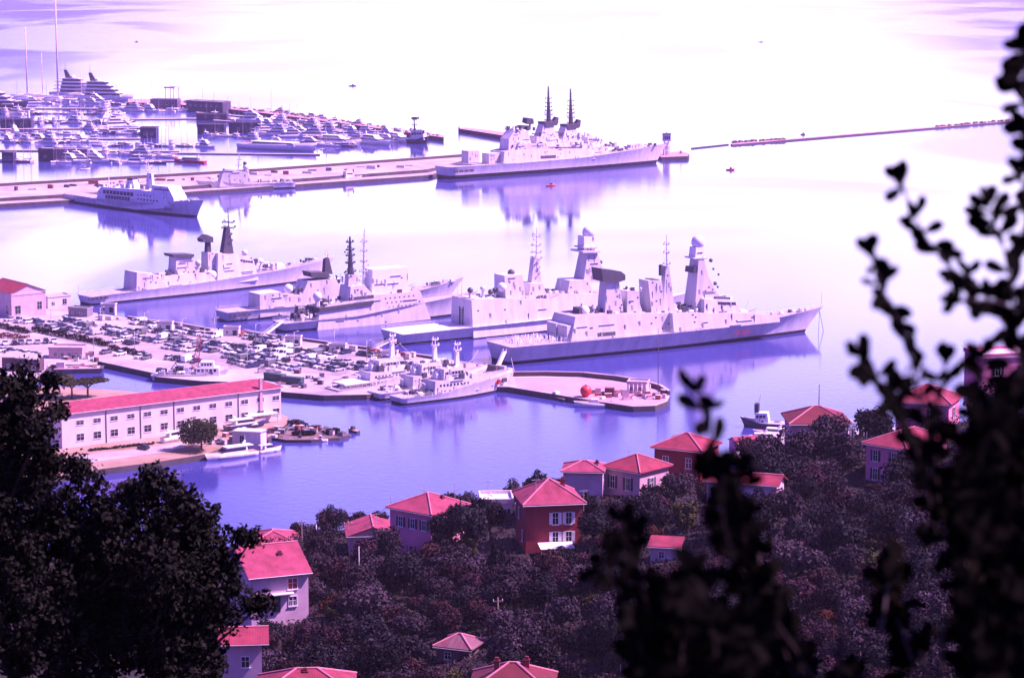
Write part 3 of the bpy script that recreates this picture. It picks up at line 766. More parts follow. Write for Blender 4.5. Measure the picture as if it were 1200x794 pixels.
# --- harbour tug by the pier
t1 = Ship('harbour_tug', 'small grey harbour tug lying alone at the middle of the long pier', 'boat', (388, 214.6), (423, 211.5), -1, 2.6)
t1.hull(3.2, 2.8, [(0, 1.8), (.5, 2.0), (1, 3.6)], 1.5, .8, .6, 2.6, 2.0)
t1.block('wheelhouse', 2.0, [(405, 212), (406, 201), (414, 201), (417, 211)], .05, 7, mtop=2); t1.bandpx('wheelhouse/window', 2.0, (407, 203.5), (414, 203.5), .9, m=5, n=3, gap=.25)
t1.mast('mast', (408, 201), (408, 194), .2, .1, 0, 0, (.6,), yl=1.2); t1.clutter('deck_gear', 391, 403, (212, 211), 1.4, 8, 91, 1.2); t1.pole('funnel', (414, 204), (414, 198), .5, .5, 0, 1)
t1.done()
# --- dark tug at the tip of the marina
t2 = Ship('harbour_tug', 'dark hulled tug with tall mast at the outer end of the marina', 'boat', (478, 168), (500, 168.5), -1, 4)
t2.hull(5.0, 4.4, [(0, 3.0), (.5, 3.4), (1, 6.0)], 2, .8, 1, 2.6, 2, side=1)
t2.block('wheelhouse', 3.2, [(480, 166), (481, 153), (494, 152), (497, 164)], .05, 7, mtop=1); t2.bandpx('wheelhouse/window', 3.2, (482, 157), (494, 156.5), 1.6, m=5, n=4, gap=.2)
t2.mast('mast', (486, 153), (485, 137), .7, .3, 0, 1, (.4, .8), yl=2.4); t2.block('radar_aerial', 2.2, [(482, 140), (482, 137.5), (488, 137.5), (488, 140)], 0, 1)
t2.clutter('deck_gear', 480, 500, (152, 156), 2.5, 14, 95, 2.4, ms=(1, 1, 0))
t2.done()
# --- three coastal minehunters side by side
for k, (st, bw, lab) in enumerate([((474, 475), (591, 457), 'white minehunter nearest the camera at the quay, with sharp flared bow beside the mole'),
                                   ((448, 469.5), (562, 452), 'pale minehunter lying just behind the nearest minehunter, white pole mast'),
                                   ((398, 465), (500, 449), 'pale broad minehunter with aft awning deck, leftmost of the moored three')]):
    mh = Ship('minehunter', lab, 'warship', st, bw, -1, 4.4, 'minehunters moored at the lower quay')
    mh.hull(5.0, 4.5, [(0, 2.6), (.35, 2.7), (.5, 4.2), (1, 6.6)], 3.5, .86, .8, 2.3, 1.8, side=7, bulwark=.9)
    # profile given for the first ship and shifted to each sister
    dx, dy = st[0] - 474, st[1] - 475
    q = lambda L_: [(a + dx, b + dy) for a, b in L_]
    mh.block('superstructure', 4.2, q([(509, 468), (511, 447), (556, 443), (562, 456)]), .05, 0, mtop=2)
    mh.bandpx('cabin_window', 4.15, *q([(516, 452), (552, 448)]), .8, m=5, n=9, gap=.5, proud=.1)
    mh.block('bridge', 3.4, q([(520, 448), (521, 433), (543, 430), (549, 445)]), .06, 7, mtop=2); mh.bandpx('bridge_window', 3.3, *q([(523, 437.5), (544, 435)]), 1.0, m=5, n=6, gap=.2, proud=.15)
    mh.block('funnel', 1.3, q([(511, 449), (512, 438), (518, 437), (520, 448)]), .05, 7)
    mh.block('mast', .55, q([(534, 434), (534.5, 412), (538, 412), (539, 434)]), 0, 4); mh.mast('mast', *q([(536, 414), (536, 401)]), .3, .15, 0, 4, (.3, .8), yl=1.6)
    mh.clutter('deck_gear', 478 + dx, 510 + dx, (467 + dy, 463 + dy), 3.6, 80, 100 + k, 2.8, ms=(0, 1, 7, 4, 1)); mh.clutter('deck_gear', 514 + dx, 550 + dx, (444 + dy, 441 + dy), 3.4, 60, 110 + k, 2.4, ms=(4, 7, 1, 0)); mh.clutter('deck_gear', 522 + dx, 546 + dx, (432 + dy, 430 + dy), 2.6, 20, 115 + k, 1.6, ms=(4, 7, 1, 0))
    mh.clutter('deck_gear', 558 + dx, 594 + dx, (452 + dy, 444 + dy), 2.4, 24, 118 + k, 1.3, ms=(1, 0, 7, 6)); mh.mast('aft_mast', *q([(514, 446), (514, 424)]), .3, .15, 0, 4, (.4, .7), yl=1.4)
    mh.pole('crane', *q([(498, 466), (498, 450)]), .3, .25, 1, 7); mh.pole('crane', *q([(498, 450), (484, 444)]), .2, .12, 1, 7)
    mh.turret(566 + dx, 449 + dy, .9, 7, 1, 1.8)
    if k == 2: mh.block('awning_deck', 4.0, [(404, 452), (404, 450), (452, 444), (452, 446)], 0, 4); mh.bandpx('awning_post', 3.6, (405, 456), (450, 450), 2.6, m=1, n=10, gap=.4, proud=.1)
    mh.done()
# --- workboat with lattice crane in the basin
w1 = Ship('workboat', 'small pale workboat with reddish lattice tower behind the long warehouse', 'boat', (180, 447), (262, 445), -1, 3.2)
w1.hull(3.6, 3.2, [(0, 2.4), (.6, 2.6), (1, 4.0)], 2.0, .85, .4, 2.6, 2.0)
w1.block('wheelhouse', 2.8, [(229, 444), (230, 431), (256, 431), (258, 444)], .03, 4, mtop=4); w1.bandpx('wheelhouse/window', 2.8, (231, 434.5), (255, 434), 1.0, m=5, n=5, gap=.35)
w1.block('bridge', 2.0, [(234, 432), (235, 424), (250, 424), (251, 432)], .03, 4); w1.bandpx('bridge/window', 2.0, (236, 427), (249, 427), .8, m=5, n=4, gap=.35)
A, B = w1.pt(228, 436), w1.pt(234, 394)
for sx, sy in ((-1, -1), (1, -1), (1, 1), (-1, 1)):
    w1.p('lattice_tower').cyl(A + Vector((sx * 1.1, sy * 1.1, 0)), B + Vector((sx * .5, sy * .5, 0)), .14, .1, 4, 6)
for i in range(8):
    f, g = i / 8, (i + 1) / 8; r0, r1 = 1.1 - .6 * f, 1.1 - .6 * g; c, e = A + (B - A) * f, A + (B - A) * g
    for sx, sy, tx, ty in ((-1, -1, 1, -1), (1, -1, 1, 1), (1, 1, -1, 1), (-1, 1, -1, -1)):
        w1.p('lattice_tower').cyl(c + Vector((sx * r0, sy * r0, 0)), e + Vector((tx * r1, ty * r1, 0)), .08, .08, 3, 6)
w1.clutter('deck_gear', 183, 226, (438, 436), 2.2, 50, 120, 2.6, ms=(0, 1, 7, 0)); w1.pole('derrick', (214, 438), (205, 424), .25, .15, 0, 1); w1.pole('derrick', (196, 438), (206, 425), .2, .15, 0, 1)
w1.done()
# ------------------------------------------------------------------ buildings
WALLW = mat('white rendered wall', (0.60, 0.56, 0.56), 0.9, 0.16, 0.25, stretch=(1, 1, .4))
LILAC = mat('pale rendered wall', (0.54, 0.40, 0.46), 0.9, 0.25, 0.35)
PINKW = mat('pink rendered wall', (0.66, 0.23, 0.34), 0.9, 0.25, 0.35)
REDW  = mat('deep red rendered wall', (0.26, 0.035, 0.045), 0.9, 0.2, 0.4)
CREAM = mat('cream rendered wall', (0.50, 0.33, 0.36), 0.9, 0.25, 0.35)
FRAMEW = mat('white window frame', (0.7, 0.7, 0.7), 0.5, 0.1, 1.0)
SHUTD = mat('dark green shutter', (0.03, 0.04, 0.045), 0.6, 0.3, 2.0)
SHUTR = mat('red shutter', (0.30, 0.03, 0.03), 0.6, 0.25, 2.0)
TIN   = mat('rusty corrugated sheet', (0.16, 0.10, 0.11), 0.6, 0.5, 0.6, c2=(0.12, 0.02, 0.025), stretch=(3, .3, 1))
METAL = mat('galvanised steel', (0.42, 0.42, 0.44), 0.45, 0.2, 1.0, metal=0.3)
WOODP = mat('weathered wooden pole', (0.16, 0.12, 0.10), 0.9, 0.3, 1.0)
def roof_mat(name, c, c2):
    m = mat(name, c, 0.85, 0.3, 0.5, c2=c2, bump=0.15)
    nt = m.node_tree; N, L = nt.nodes, nt.links; b = N['Principled BSDF']
    t = N.new('ShaderNodeTexCoord'); w = N.new('ShaderNodeTexWave'); w.inputs['Scale'].default_value = 1.6; w.inputs['Distortion'].default_value = .4; w.wave_profile = 'SIN'
    L.new(t.outputs['Object'], w.inputs['Vector'])
    src = b.inputs['Base Color'].links[0].from_socket
    mx = N.new('ShaderNodeMixRGB'); mx.blend_type = 'MULTIPLY'; mx.inputs[0].default_value = .45
    L.new(src, mx.inputs[1]); L.new(w.outputs['Color'], mx.inputs[2]); L.new(mx.outputs[0], b.inputs['Base Color'])
    return m
TILE  = roof_mat('clay roof tiles', (0.32, 0.034, 0.066), (0.15, 0.016, 0.030))
TILED = roof_mat('old dark clay roof tiles', (0.17, 0.016, 0.028), (0.09, 0.010, 0.016))
TILEP = roof_mat('sun bleached clay roof tiles', (0.37, 0.056, 0.110), (0.19, 0.022, 0.045))
RIDGEM = mat('pale ridge tiles', (0.46, 0.16, 0.20), 0.85, 0.2, 1.0)

HOUSE_BOXES = []
def window_on(par, face, u, v, w, h, W, D, shut=None, pane=WIN, lat=False):
    """a framed window at u metres along, v metres up its face; face 'f' front, 'l' left, 'r' right"""
    def P(x, z, o):
        return {'f': (x, -o, z), 'l': (-o, D - x, z), 'r': (W + o, x, z)}[face]
    def bx(mb, x0, x1, z0, z1, o0, o1):
        q = [P(x0,z0,o0),P(x1,z0,o0),P(x1,z1,o0),P(x0,z1,o0),P(x0,z0,o1),P(x1,z0,o1),P(x1,z1,o1),P(x0,z1,o1)]
        mb.add(q, [(0,3,2,1),(4,5,6,7),(0,1,5,4),(1,2,6,5),(2,3,7,6),(3,0,4,7)])
    f = MB(); t = .09
    bx(f, u-w/2-t, u-w/2, v-t, v+h+t, 0, .09); bx(f, u+w/2, u+w/2+t, v-t, v+h+t, 0, .09)
    bx(f, u-w/2, u+w/2, v+h, v+h+t, 0, .09); bx(f, u-w/2-t*1.6, u+w/2+t*1.6, v-t*1.8, v-.002, 0, .16)
    bx(f, u-.03, u+.03, v, v+h, 0.02, .06); bx(f, u-w/2, u+w/2, v+h*.55, v+h*.55+.05, 0.02, .058)
    if lat:
        for k in range(1, 5): bx(f, u-w/2+w*k/5-.025, u-w/2+w*k/5+.025, v, v+h*.55, 0.02, .055)
    fr = f.build('window', FRAMEW, par)
    p = MB(); bx(p, u-w/2, u+w/2, v, v+h, -.01, .018); p.build('pane', pane, fr)
    if shut:
        for sgn in (-1, 1):
            sh = MB(); c = u + sgn * (w * .75 + t)
            bx(sh, c-w*.25, c+w*.25, v-.03, v+h+.03, 0, .07)
            for k in range(6): bx(sh, c-w*.2, c+w*.2, v+h*(k+.25)/6, v+h*(k+.6)/6, .07, .085)
            sh.build('shutter', shut, par)
def house(name, label, cat, at, Y, ang, W, D, H, roof='hip', rise=2.0, wall_m=WALLW, roof_m=TILE, wins=(), over=.45, chimney=None, z=None, group=None, sink=4.0, vis=True, eave=True, door=None, ground=None):
    """at: photograph point of the front wall's left top corner; Y: its distance"""
    pe = AT(at[0], at[1], Y) if Y else G(at[0], at[1], ground + H)
    base = pe.z - H
    o = root(name, (pe.x, pe.y, base), math.radians(ang), label, cat, group)
    MB().box(0, W, 0, D, -sink, H, 0).build('wall', wall_m, o)
    a = over; r = MB(); t = .16
    e = [(-a, -a), (W + a, -a), (W + a, D + a), (-a, D + a)]
    if roof == 'hip':
        if W >= D: rd = [(D / 2, D / 2), (W - D / 2, D / 2)] if W - D > .2 else [(W / 2 - .1, D / 2), (W / 2 + .1, D / 2)]
        else: rd = [(W / 2, W / 2), (W / 2, D - W / 2)]
        vs = [(x, y, H) for x, y in e] + [(x, y, H + t) for x, y in e] + [(x, y, H + rise) for x, y in rd]
        fs = [(3, 2, 1, 0)] + [(i, (i + 1) % 4, 4 + (i + 1) % 4, 4 + i) for i in range(4)]
        if W >= D: fs += [(4, 5, 9, 8), (6, 7, 8, 9), (5, 6, 9), (7, 4, 8)]; hips = [(4, 8), (5, 9), (6, 9), (7, 8), (8, 9)]
        else: fs += [(4, 5, 8), (5, 6, 9, 8), (6, 7, 9), (7, 4, 8, 9)]; hips = [(4, 8), (5, 8), (6, 9), (7, 9), (8, 9)]
        r.add(vs, fs); rr = r.build('roof', roof_m, o)
        c = MB()
        for i, j in hips: c.cyl(Vector(vs[i]) + Vector((0, 0, .05)), Vector(vs[j]) + Vector((0, 0, .05)), .13, .13, 6)
        c.build('ridge_tiles', RIDGEM, rr)
    elif roof in ('gx', 'gy'):
        if roof == 'gx': g = [(-a, D / 2), (W + a, D / 2)]; gab = [[(0, 0, H), (0, D, H), (0, D/2, H + rise - .1)], [(W, 0, H), (W, D, H), (W, D/2, H + rise - .1)]]
        else: g = [(W / 2, -a), (W / 2, D + a)]; gab = [[(0, 0, H), (W, 0, H), (W/2, 0, H + rise - .1)], [(0, D, H), (W, D, H), (W/2, D, H + rise - .1)]]
        vs = [(x, y, H - .08) for x, y in e] + [(x, y, H - .08 + t) for x, y in e] + [(g[0][0], g[0][1], H + rise - t), (g[1][0], g[1][1], H + rise - t), (g[0][0], g[0][1], H + rise), (g[1][0], g[1][1], H + rise)]
        if roof == 'gx': fs = [(4,5,11,10),(6,7,10,11),(0,8,9,1),(2,9,8,3),(0,1,5,4),(2,3,7,6),(0,4,10,8),(3,8,10,7),(1,9,11,5),(2,6,11,9)]
        else: fs = [(5,6,11,10),(7,4,10,11),(1,8,9,2),(3,9,8,0),(1,2,6,5),(3,0,4,7),(0,4,10,8),(1,8,10,5),(3,9,11,7),(2,6,11,9)]
        r.add(vs, fs); rr = r.build('roof', roof_m, o, fix=True)
        gb = MB()
        for tri in gab: gb.face([len(gb.v) + k for k in range(3)]); gb.v += tri
        gb.build('gable', wall_m, o)
        MB().cyl(Vector(vs[10]) + Vector((0,0,.03)), Vector(vs[11]) + Vector((0,0,.03)), .13, .13, 6).build('ridge_tiles', RIDGEM, rr)
    elif roof == 'shed':
        vs = [(x, y, H + (rise if y > 0 else 0)) for x, y in e] + [(x, y, H + (rise if y > 0 else 0) + t) for x, y in e]
        r.add(vs, [(0,3,2,1),(4,5,6,7),(0,1,5,4),(1,2,6,5),(2,3,7,6),(3,0,4,7)]); rr = r.build('roof', roof_m, o)
    elif roof == 'flat':
        r.box(-.2, W + .2, -.2, D + .2, H, H + .25); rr = r.build('roof', roof_m, o)
        pr = MB(); 
        for q in ((-.2, W+.2, -.2, .05), (-.2, W+.2, D-.05, D+.2), (-.2, .05, .05, D-.05), (W-.05, W+.2, .05, D-.05)): pr.box(q[0], q[1], q[2], q[3], H+.25, H+.8)
        pr.build('parapet', wall_m, o)
    if roof in ('hip', 'gx', 'gy', 'shed') and eave:
        g_ = MB().cyl((-a, -a - .06, H - .02), (W + a, -a - .06, H - .02), .07, .07, 6); g_.build('gutter', METAL, o)
    if chimney:
        for (cx, cy, ch) in chimney:
            cm = MB(); cm.box(cx-.3, cx+.3, cy-.3, cy+.3, H + rise * .3, H + rise + ch); c = cm.build('chimney', wall_m, rr)
            MB().box(cx-.38, cx+.38, cy-.38, cy+.38, H + rise + ch + .002, H + rise + ch + .15).frus(cx, cy, H + rise + ch + .152, H + rise + ch + .5, (.25, .25), (.2, .2)).build('chimney_pot', TILED, c)
    for wd in wins:
        window_on(o, wd[0], wd[1], wd[2], wd[3], wd[4], W, D, wd[5] if len(wd) > 5 else None, wd[6] if len(wd) > 6 else WIN, len(wd) > 7)
    if door:
        u, w, h = door; d = MB().box(u - w/2, u + w/2, -.07, .02, 0.0, h); d_ = d.build('door', SHUTD, o); MB().ball((u + w*.35, -.1, h*.5), .05, 0, 6, 4).build('handle', METAL, d_)
    if Y:
        s = FPX / Y; ca, sa = math.cos(math.radians(ang)), math.sin(math.radians(ang))
        xsx = [at[0] + s * q for q in (0, W * ca, W * ca - D * sa, -D * sa)]
        HOUSE_BOXES.append((min(xsx) - 2, max(xsx) + 2, at[1] - 6 - s * rise * .8 - abs(D * ca) * 1.7, at[1] + s * min(H, 7.4) * .88, Y, o, W, D, ang, pe))
    return o

# --- naval base buildings
Z2 = 2.0
wh = house('warehouse', 'long white two storey warehouse with a pink tiled roof beside the water', 'warehouse', (72, 485.5), None, 36.5, 81, 12, 11.0, 'hip', 2.6, WALLW, TILEP,
           [('f', 6.4 + 6.05 * k, 7.0, 2.6, 1.4) for k in range(13)] + [('f', 6.4 + 6.05 * k, 1.9, 2.6, 2.2) for k in range(13)], .7, None, None, None, 2, ground=1.9)
for k, u in enumerate((15.6, 28.0, 40.3, 64.5)): MB().cyl((u, -.12, 0), (u, -.12, 11.1), .14, .14, 6).build('downpipe', DARK, wh)
MB().box(72.6, 73.6, -.5, .3, 4.0, 15).build('chimney', CREAM, wh)
MB().box(66.5, 78, -3.6, 0, 3.0, 3.3, 0).box(66.6, 66.9, -3.5, -3.2, 0, 3.0).box(77.6, 77.9, -3.5, -3.2, 0, 3.0).build('porch', WALLW, wh)
house('boathouse', 'tall pale gabled shed with red edged roof at the left end of the quay', 'shed', (13, 344), None, 37, 16, 24, 10.6, 'gy', 3.4, LILAC, TILE,
      [('f', 2.9, 1.6, 2.6, 3.6), ('f', 13.0, 2.8, 2.2, 3.4), ('l', 20, 1.4, 2.6, 3.8)], .5, None, ground=2.0, sink=2)
house('office_hut', 'low white flat roofed office beside the gabled shed', 'building', (56, 349), None, 37, 11, 7, 4.6, 'flat', 0, WALLW, CONC, [('f', 2.5, 1.2, 1.6, 1.5), ('f', 8, 1.2, 2, 2.4)], ground=2.0, sink=2)
house('store_shed', 'long low dark grey shed behind the parked cars', 'shed', (80, 361.5), None, -20, 9, 5, 3.2, 'flat', 0, mat('grey panel wall', (.2, .19, .22), .7), CONC, [('f', 2, 1, 1, 1), ('f', 6, 1, 1, 1)], ground=2.0, sink=2)
SUBST = [(118, 357.5, 'the long frigate'), (184, 378.5, 'the empty berth'), (262, 384.5, 'the half hidden frigate'), (334, 395.5, 'the corvette'), (386, 404.5, 'the pale frigate'), (446, 413, 'the minehunters')]
for k, (a, b, w_) in enumerate(SUBST):
    house('switch_hut', 'small pale flat roofed power hut on the quay edge nearest %s' % w_, 'hut', (a, b), None, -8, 6.2, 3.0, 3.0, 'flat', 0, WALLW, CONC, [('f', 1.4, .9, .9, 1.1)], group='power huts along the quay edge', ground=2.0, sink=1.5, door=(4.6, 1.7, 2.2))
house('dock_office', 'low flat roofed pale building beside the small barge', 'building', (57, 409), None, -4, 13, 8, 3.6, 'flat', 0, CREAM, CONC, [('f', 2.5 + 2.7 * k, 1.0, 1.3, 1.3) for k in range(4)], ground=2.0, sink=2)
for k, (a, b, w_) in enumerate(((2, 418.5, 5.2), (19, 419.5, 4.6), (33, 421, 4.0))):
    house('boat_shed', ['dark brown wooden boat shed furthest left below the small car park', 'middle dark brown boat shed between its two neighbours', 'dark brown boat shed nearest the barge basin'][k], 'shed', (a, b), None, -6, w_, 7, 5.0, 'shed', .8,
          mat('dark stained boards %d' % k, (.10, .06, .075), .85, .3, 1.0, stretch=(3, 3, .3)), DECK, [('f', w_ * .5, 1.2, 1.2, 1.3)], .25, ground=2.0, sink=2)
house('slip_house', 'small white lean-to on the slipway in front of the warehouse end', 'building', (272, 505), None, -12, 9.5, 6, 4.2, 'shed', -.6, WALLW, CONC, [('f', 3.2, .3, 1.4, 2.6)], .3, ground=1.9, sink=2)
house('mole_shed', 'small pale shed with columns on the tip of the reddish mole', 'shed', (735, 449), None, -12, 7, 6, 3.4, 'flat', 0, LILAC, CONC, [('f', 1.6, .9, 1.2, 1.3), ('f', 4.6, .9, 1.2, 1.3)], ground=2.06, sink=1.5)
house('marina_store', 'dark flat roofed building on the outer marina breakwater', 'building', (218, 118.5), None, -32, 42, 12, 7, 'flat', 0, mat('dark cladding', (.07, .06, .10), .7), DECK, [('f', 5 + 6 * k, 3, 2, 1.4) for k in range(6)], ground=2.5, sink=3)
house('marina_store', 'long low dark building behind the sailing yachts, left of the breakwater building', 'building', (176, 117), None, -12, 26, 10, 6, 'flat', 0, mat('dark cladding two', (.12, .08, .14), .7), DECK, [('f', 4 + 6 * k, 2, 2.4, 2.4) for k in range(4)], ground=2.5, sink=3)
house('fuel_barge_house', 'black and violet floating block beside the pontoon above the long pier', 'building', (44.5, 175), None, -6, 11, 12, 8, 'flat', 0, mat('blue black cladding', (.02, .02, .05), .6), DECK, [('f', 5, 2.5, 2, 1.2)], ground=.8, sink=1.5)
house('fuel_barge_house', 'long faded violet floating shed right beside the black block', 'building', (63, 175.5), None, -3, 24, 10, 7.4, 'flat', 0, mat('faded violet cladding', (.17, .11, .22), .7), DECK, [('f', 11, 2.5, 2, 3)], ground=.8, sink=1.5)
for k, (a, b, w_, h_, lab) in enumerate([(230, 134, 27, 4.5, 'low dark floating shed nearest the outer breakwater'), (231, 146, 22, 7, 'dark blue floating shed left of its wider twin'), (268, 144, 26, 7.5, 'widest dark blue floating shed among the yachts'),
        (164, 150, 13, 7, 'small dark striped shed left of the sailing boats'), (0, 140, 26, 6.5, 'dark shed at the far left edge of the marina'), (2, 179, 8, 6.5, 'narrow dark kiosk at the left edge above the long pier')]):
    house('floating_shed', lab, 'shed', (a, b), None, -5, w_, 9, h_, 'flat', 0, mat('dark cladding f%d' % k, (.035, .03, .09) , .6), DECK, [('f', w_ * .3, 1.5, 2, 2), ('f', w_ * .7, 1.5, 2, 2)], ground=.8, sink=1.5)

# --- containers, gantry, beacon, red buoy
CONT = mat('dark green container paint', (.045, .085, .085), .6, .3, .5)
def container(at, ang, L, label, m):
    p = G(at[0], at[1], 2.05); o = root('shipping_container', p, math.radians(ang), label, 'container', 'shipping containers')
    b = MB().box(0, L, 0, 2.5, .1, 2.7)
    for k in range(int(L / .6)): b.box(.2 + k * .6, .45 + k * .6, -.05, 0, .25, 2.5)
    b.build('container_body', m, o)
    MB().box(L, L + .06, .1, 1.22, .2, 2.55).build('door', m, o); MB().box(L, L + .06, 1.28, 2.4, .2, 2.55).build('door', m, o)
    cn_ = MB()
    for x in (0, L - .2):
        for y in (-.06, 2.36): cn_.box(x, x + .2, y, y + .2, 0, .1); cn_.box(x, x + .2, y, y + .2, 2.7, 2.85)
    cn_.build('corner_casting', DARK, o)
container((309, 444.5), -38, 9, 'dark green container, left one of the two behind the warehouse end', CONT)
container((328, 449), -30, 9, 'dark green container, right one of the two nearest the water', CONT)
RUST = mat('rusty brown paint', (.16, .05, .05), .8, .4, 1.5)
container((708.5, 463.5), -10, 3.2, 'small rusty brown container on the reddish mole beside the red buoy', RUST)
p = G(686.5, 464.5, 2.06); o = root('mooring_buoy', p, .3, 'big bright red round buoy standing on the mole', 'buoy')
MB().ball((0, 0, 2.05), 2.05, 0, 20, 12).build('float', mat('bright red buoy paint', (.62, .04, .05), .45, .2, .6), o)
MB().cyl((0, 0, 4.08), (0, 0, 4.35), .4, .3, 10).build('mooring_ring', DARK, o); MB().cyl((0, 0, -.05), (0, 0, .25), 1.0, .8, 12).build('cradle', DARK, o)
p = G(202, 121, 3.4); o = root('boat_hoist', p, -.5, 'pale portal boat hoist standing on the outer breakwater', 'crane')
for x in (-5, 5):
    for y in (-4, 4): MB().cyl((x, y, .6), (x * .9, y, 14), .55, .4, 6).cyl((x, y - .6, .6), (x, y + .6, .6), .6, .6, 10, 1).build('leg', [PALE, DARK], o)
MB().box(-6, 6, -4.5, -3.6, 14, 15.4).box(-6, 6, 3.6, 4.5, 14, 15.4).box(-5.6, -4.6, -3.6, 3.6, 14.2, 15.2).box(4.6, 5.6, -3.6, 3.6, 14.2, 15.2).build('gantry_beam', PALE, o)
p = G(781, 181.5, 2.6); o = root('beacon_tower', p, .1, 'white entrance beacon tower with a grey lamp room at the pier end', 'lighthouse')
lg = MB()
for x in (-2, 2):
    for y in (-2, 2): lg.cyl((x, y, 0), (x * .8, y * .8, 10), .35, .3, 6)
lg.box(-2, 2, -2, 2, 2.6, 2.9); lg.box(-1.9, 1.9, -1.9, 1.9, 6.2, 6.5); lg.box(-1, 1, -1, 1, 0, 9)
lg.build('tower_frame', WHITE, o)
MB().box(-2.7, 2.7, -2.7, 2.7, 10, 15.2).build('lamp_room', GREY, o); MB().box(-3, 3, -3, 3, 15.22, 15.6).cyl((0,0,15.6),(0,0,17),.3,.2).build('roof', DARK, o)
for k in range(3): MB().box(-2.0 + 1.5 * k, -1.0 + 1.5 * k, -2.78, -2.7, 11.5, 13.6).build('window', WIN, o)
p = G(798, 180, 2.6); o = root('small_beacon', p, 0, 'slim beacon post on a stub base beside the white tower', 'beacon')
MB().cyl((0,0,0),(0,0,2.2),1.2,1.0,10).build('base', PINKC, o); MB().cyl((0,0,2.2),(0,0,8),.2,.12,6).build('post', METAL, o); MB().cyl((0,0,8),(0,0,8.8),.35,.3,8).build('lantern', REDP, o)
p = G(538, 151, 3.2); o = root('small_beacon', p, 0, 'slim light post on the left end of the short breakwater', 'beacon')
MB().cyl((0,0,0),(0,0,1.6),.7,.6,10).build('base', CONC, o); MB().cyl((0,0,1.6),(0,0,6.5),.18,.12,6).build('post', METAL, o); MB().cyl((0,0,6.5),(0,0,7.1),.3,.25,8).build('lantern', REDP, o)

# --- rocks along the dam, the breakwater and the point
def rock_mesh(name, seed, m=ROCK):
    R = random.Random(seed); bm = bmesh.new(); bmesh.ops.create_icosphere(bm, subdivisions=2, radius=1)
    for vtx in bm.verts:
        k = R.uniform(.72, 1.12); vtx.co *= k; vtx.co.z *= .75
    me = bpy.data.meshes.new(name); bm.to_mesh(me); bm.free(); me.materials.append(m); return me
RKS = [rock_mesh('rock', k) for k in range(4)]
def rocks(px, z, n, rmin, rmax, wid, where, seed):
    R = random.Random(seed); P = [G(a, b, z) for a, b in px]; pos = []
    for i in range(n):
        f = i / n * (len(P) - 1); k = int(f); q = P[k] + (P[k + 1] - P[k]) * (f - k)
        pos.append(q + Vector((R.uniform(-wid, wid), R.uniform(-wid, wid), 0)))
    pos.sort(key=lambda q: q.x / q.y)
    for i, q in enumerate(pos):
        o = link('rock', R.choice(RKS), None, q, R.uniform(0, 6)); s = R.uniform(rmin, rmax); o.scale = (s, s * R.uniform(.7, 1.2), s)
        tag(o, 'dark boulder, %s from the left %s' % (nth(i), where), 'rock', 'boulders ' + where)
rocks([(858, 167), (880, 165.6), (918, 163)], 1.3, 30, 1.0, 2.2, 1.5, 'heaped on the left end of the sea dam', 5)
rocks([(1097, 148.5), (1150, 144), (1225, 137.6)], 1.3, 48, 1.0, 2.3, 1.5, 'heaped on the right end of the sea dam', 6)
rocks([(205, 118.5), (330, 133), (420, 145), (515, 160)], 3.4, 60, 1.2, 3.0, 2.5, 'along the marina breakwater crest', 7)
rocks([(338, 503), (360, 505), (385, 503), (408, 509)], 0.6, 34, .6, 1.3, 1.6, 'round the warehouse point', 8)
rocks([(335, 510), (365, 514), (395, 512), (410, 510)], 0.2, 34, .6, 1.2, 1.0, 'at the waterline of the warehouse point', 9)
ROCKG = mat('brown rocky ground', (0.20, 0.14, 0.13), 0.95, 0.5, 0.4, c2=(0.07, 0.05, 0.05), bump=.6)
quay('rocky_point', [(318, 500), (340, 499), (365, 501), (395, 502), (409, 509), (398, 512), (365, 515), (336, 515), (318, 512)], 1.0, 'low rocky point beside the warehouse', ROCKG)

# --- floats of the boom between the beacon and the dam
for i in range(24):
    f = i / 23; q = G(811 + 42 * f, 174.5 - 4.5 * f, 0)
    o = root('boom_float', q, 0, 'small dark boom float, %s from the beacon platform' % nth(i), 'buoy', 'floats between beacon and dam')
    MB().ball((0, 0, .2), .85, 0, 8, 6).build('float_body', DARK, o); MB().cyl((0,0,.8),(0,0,1.3),.12,.08,5).build('topmark', REDP, o)

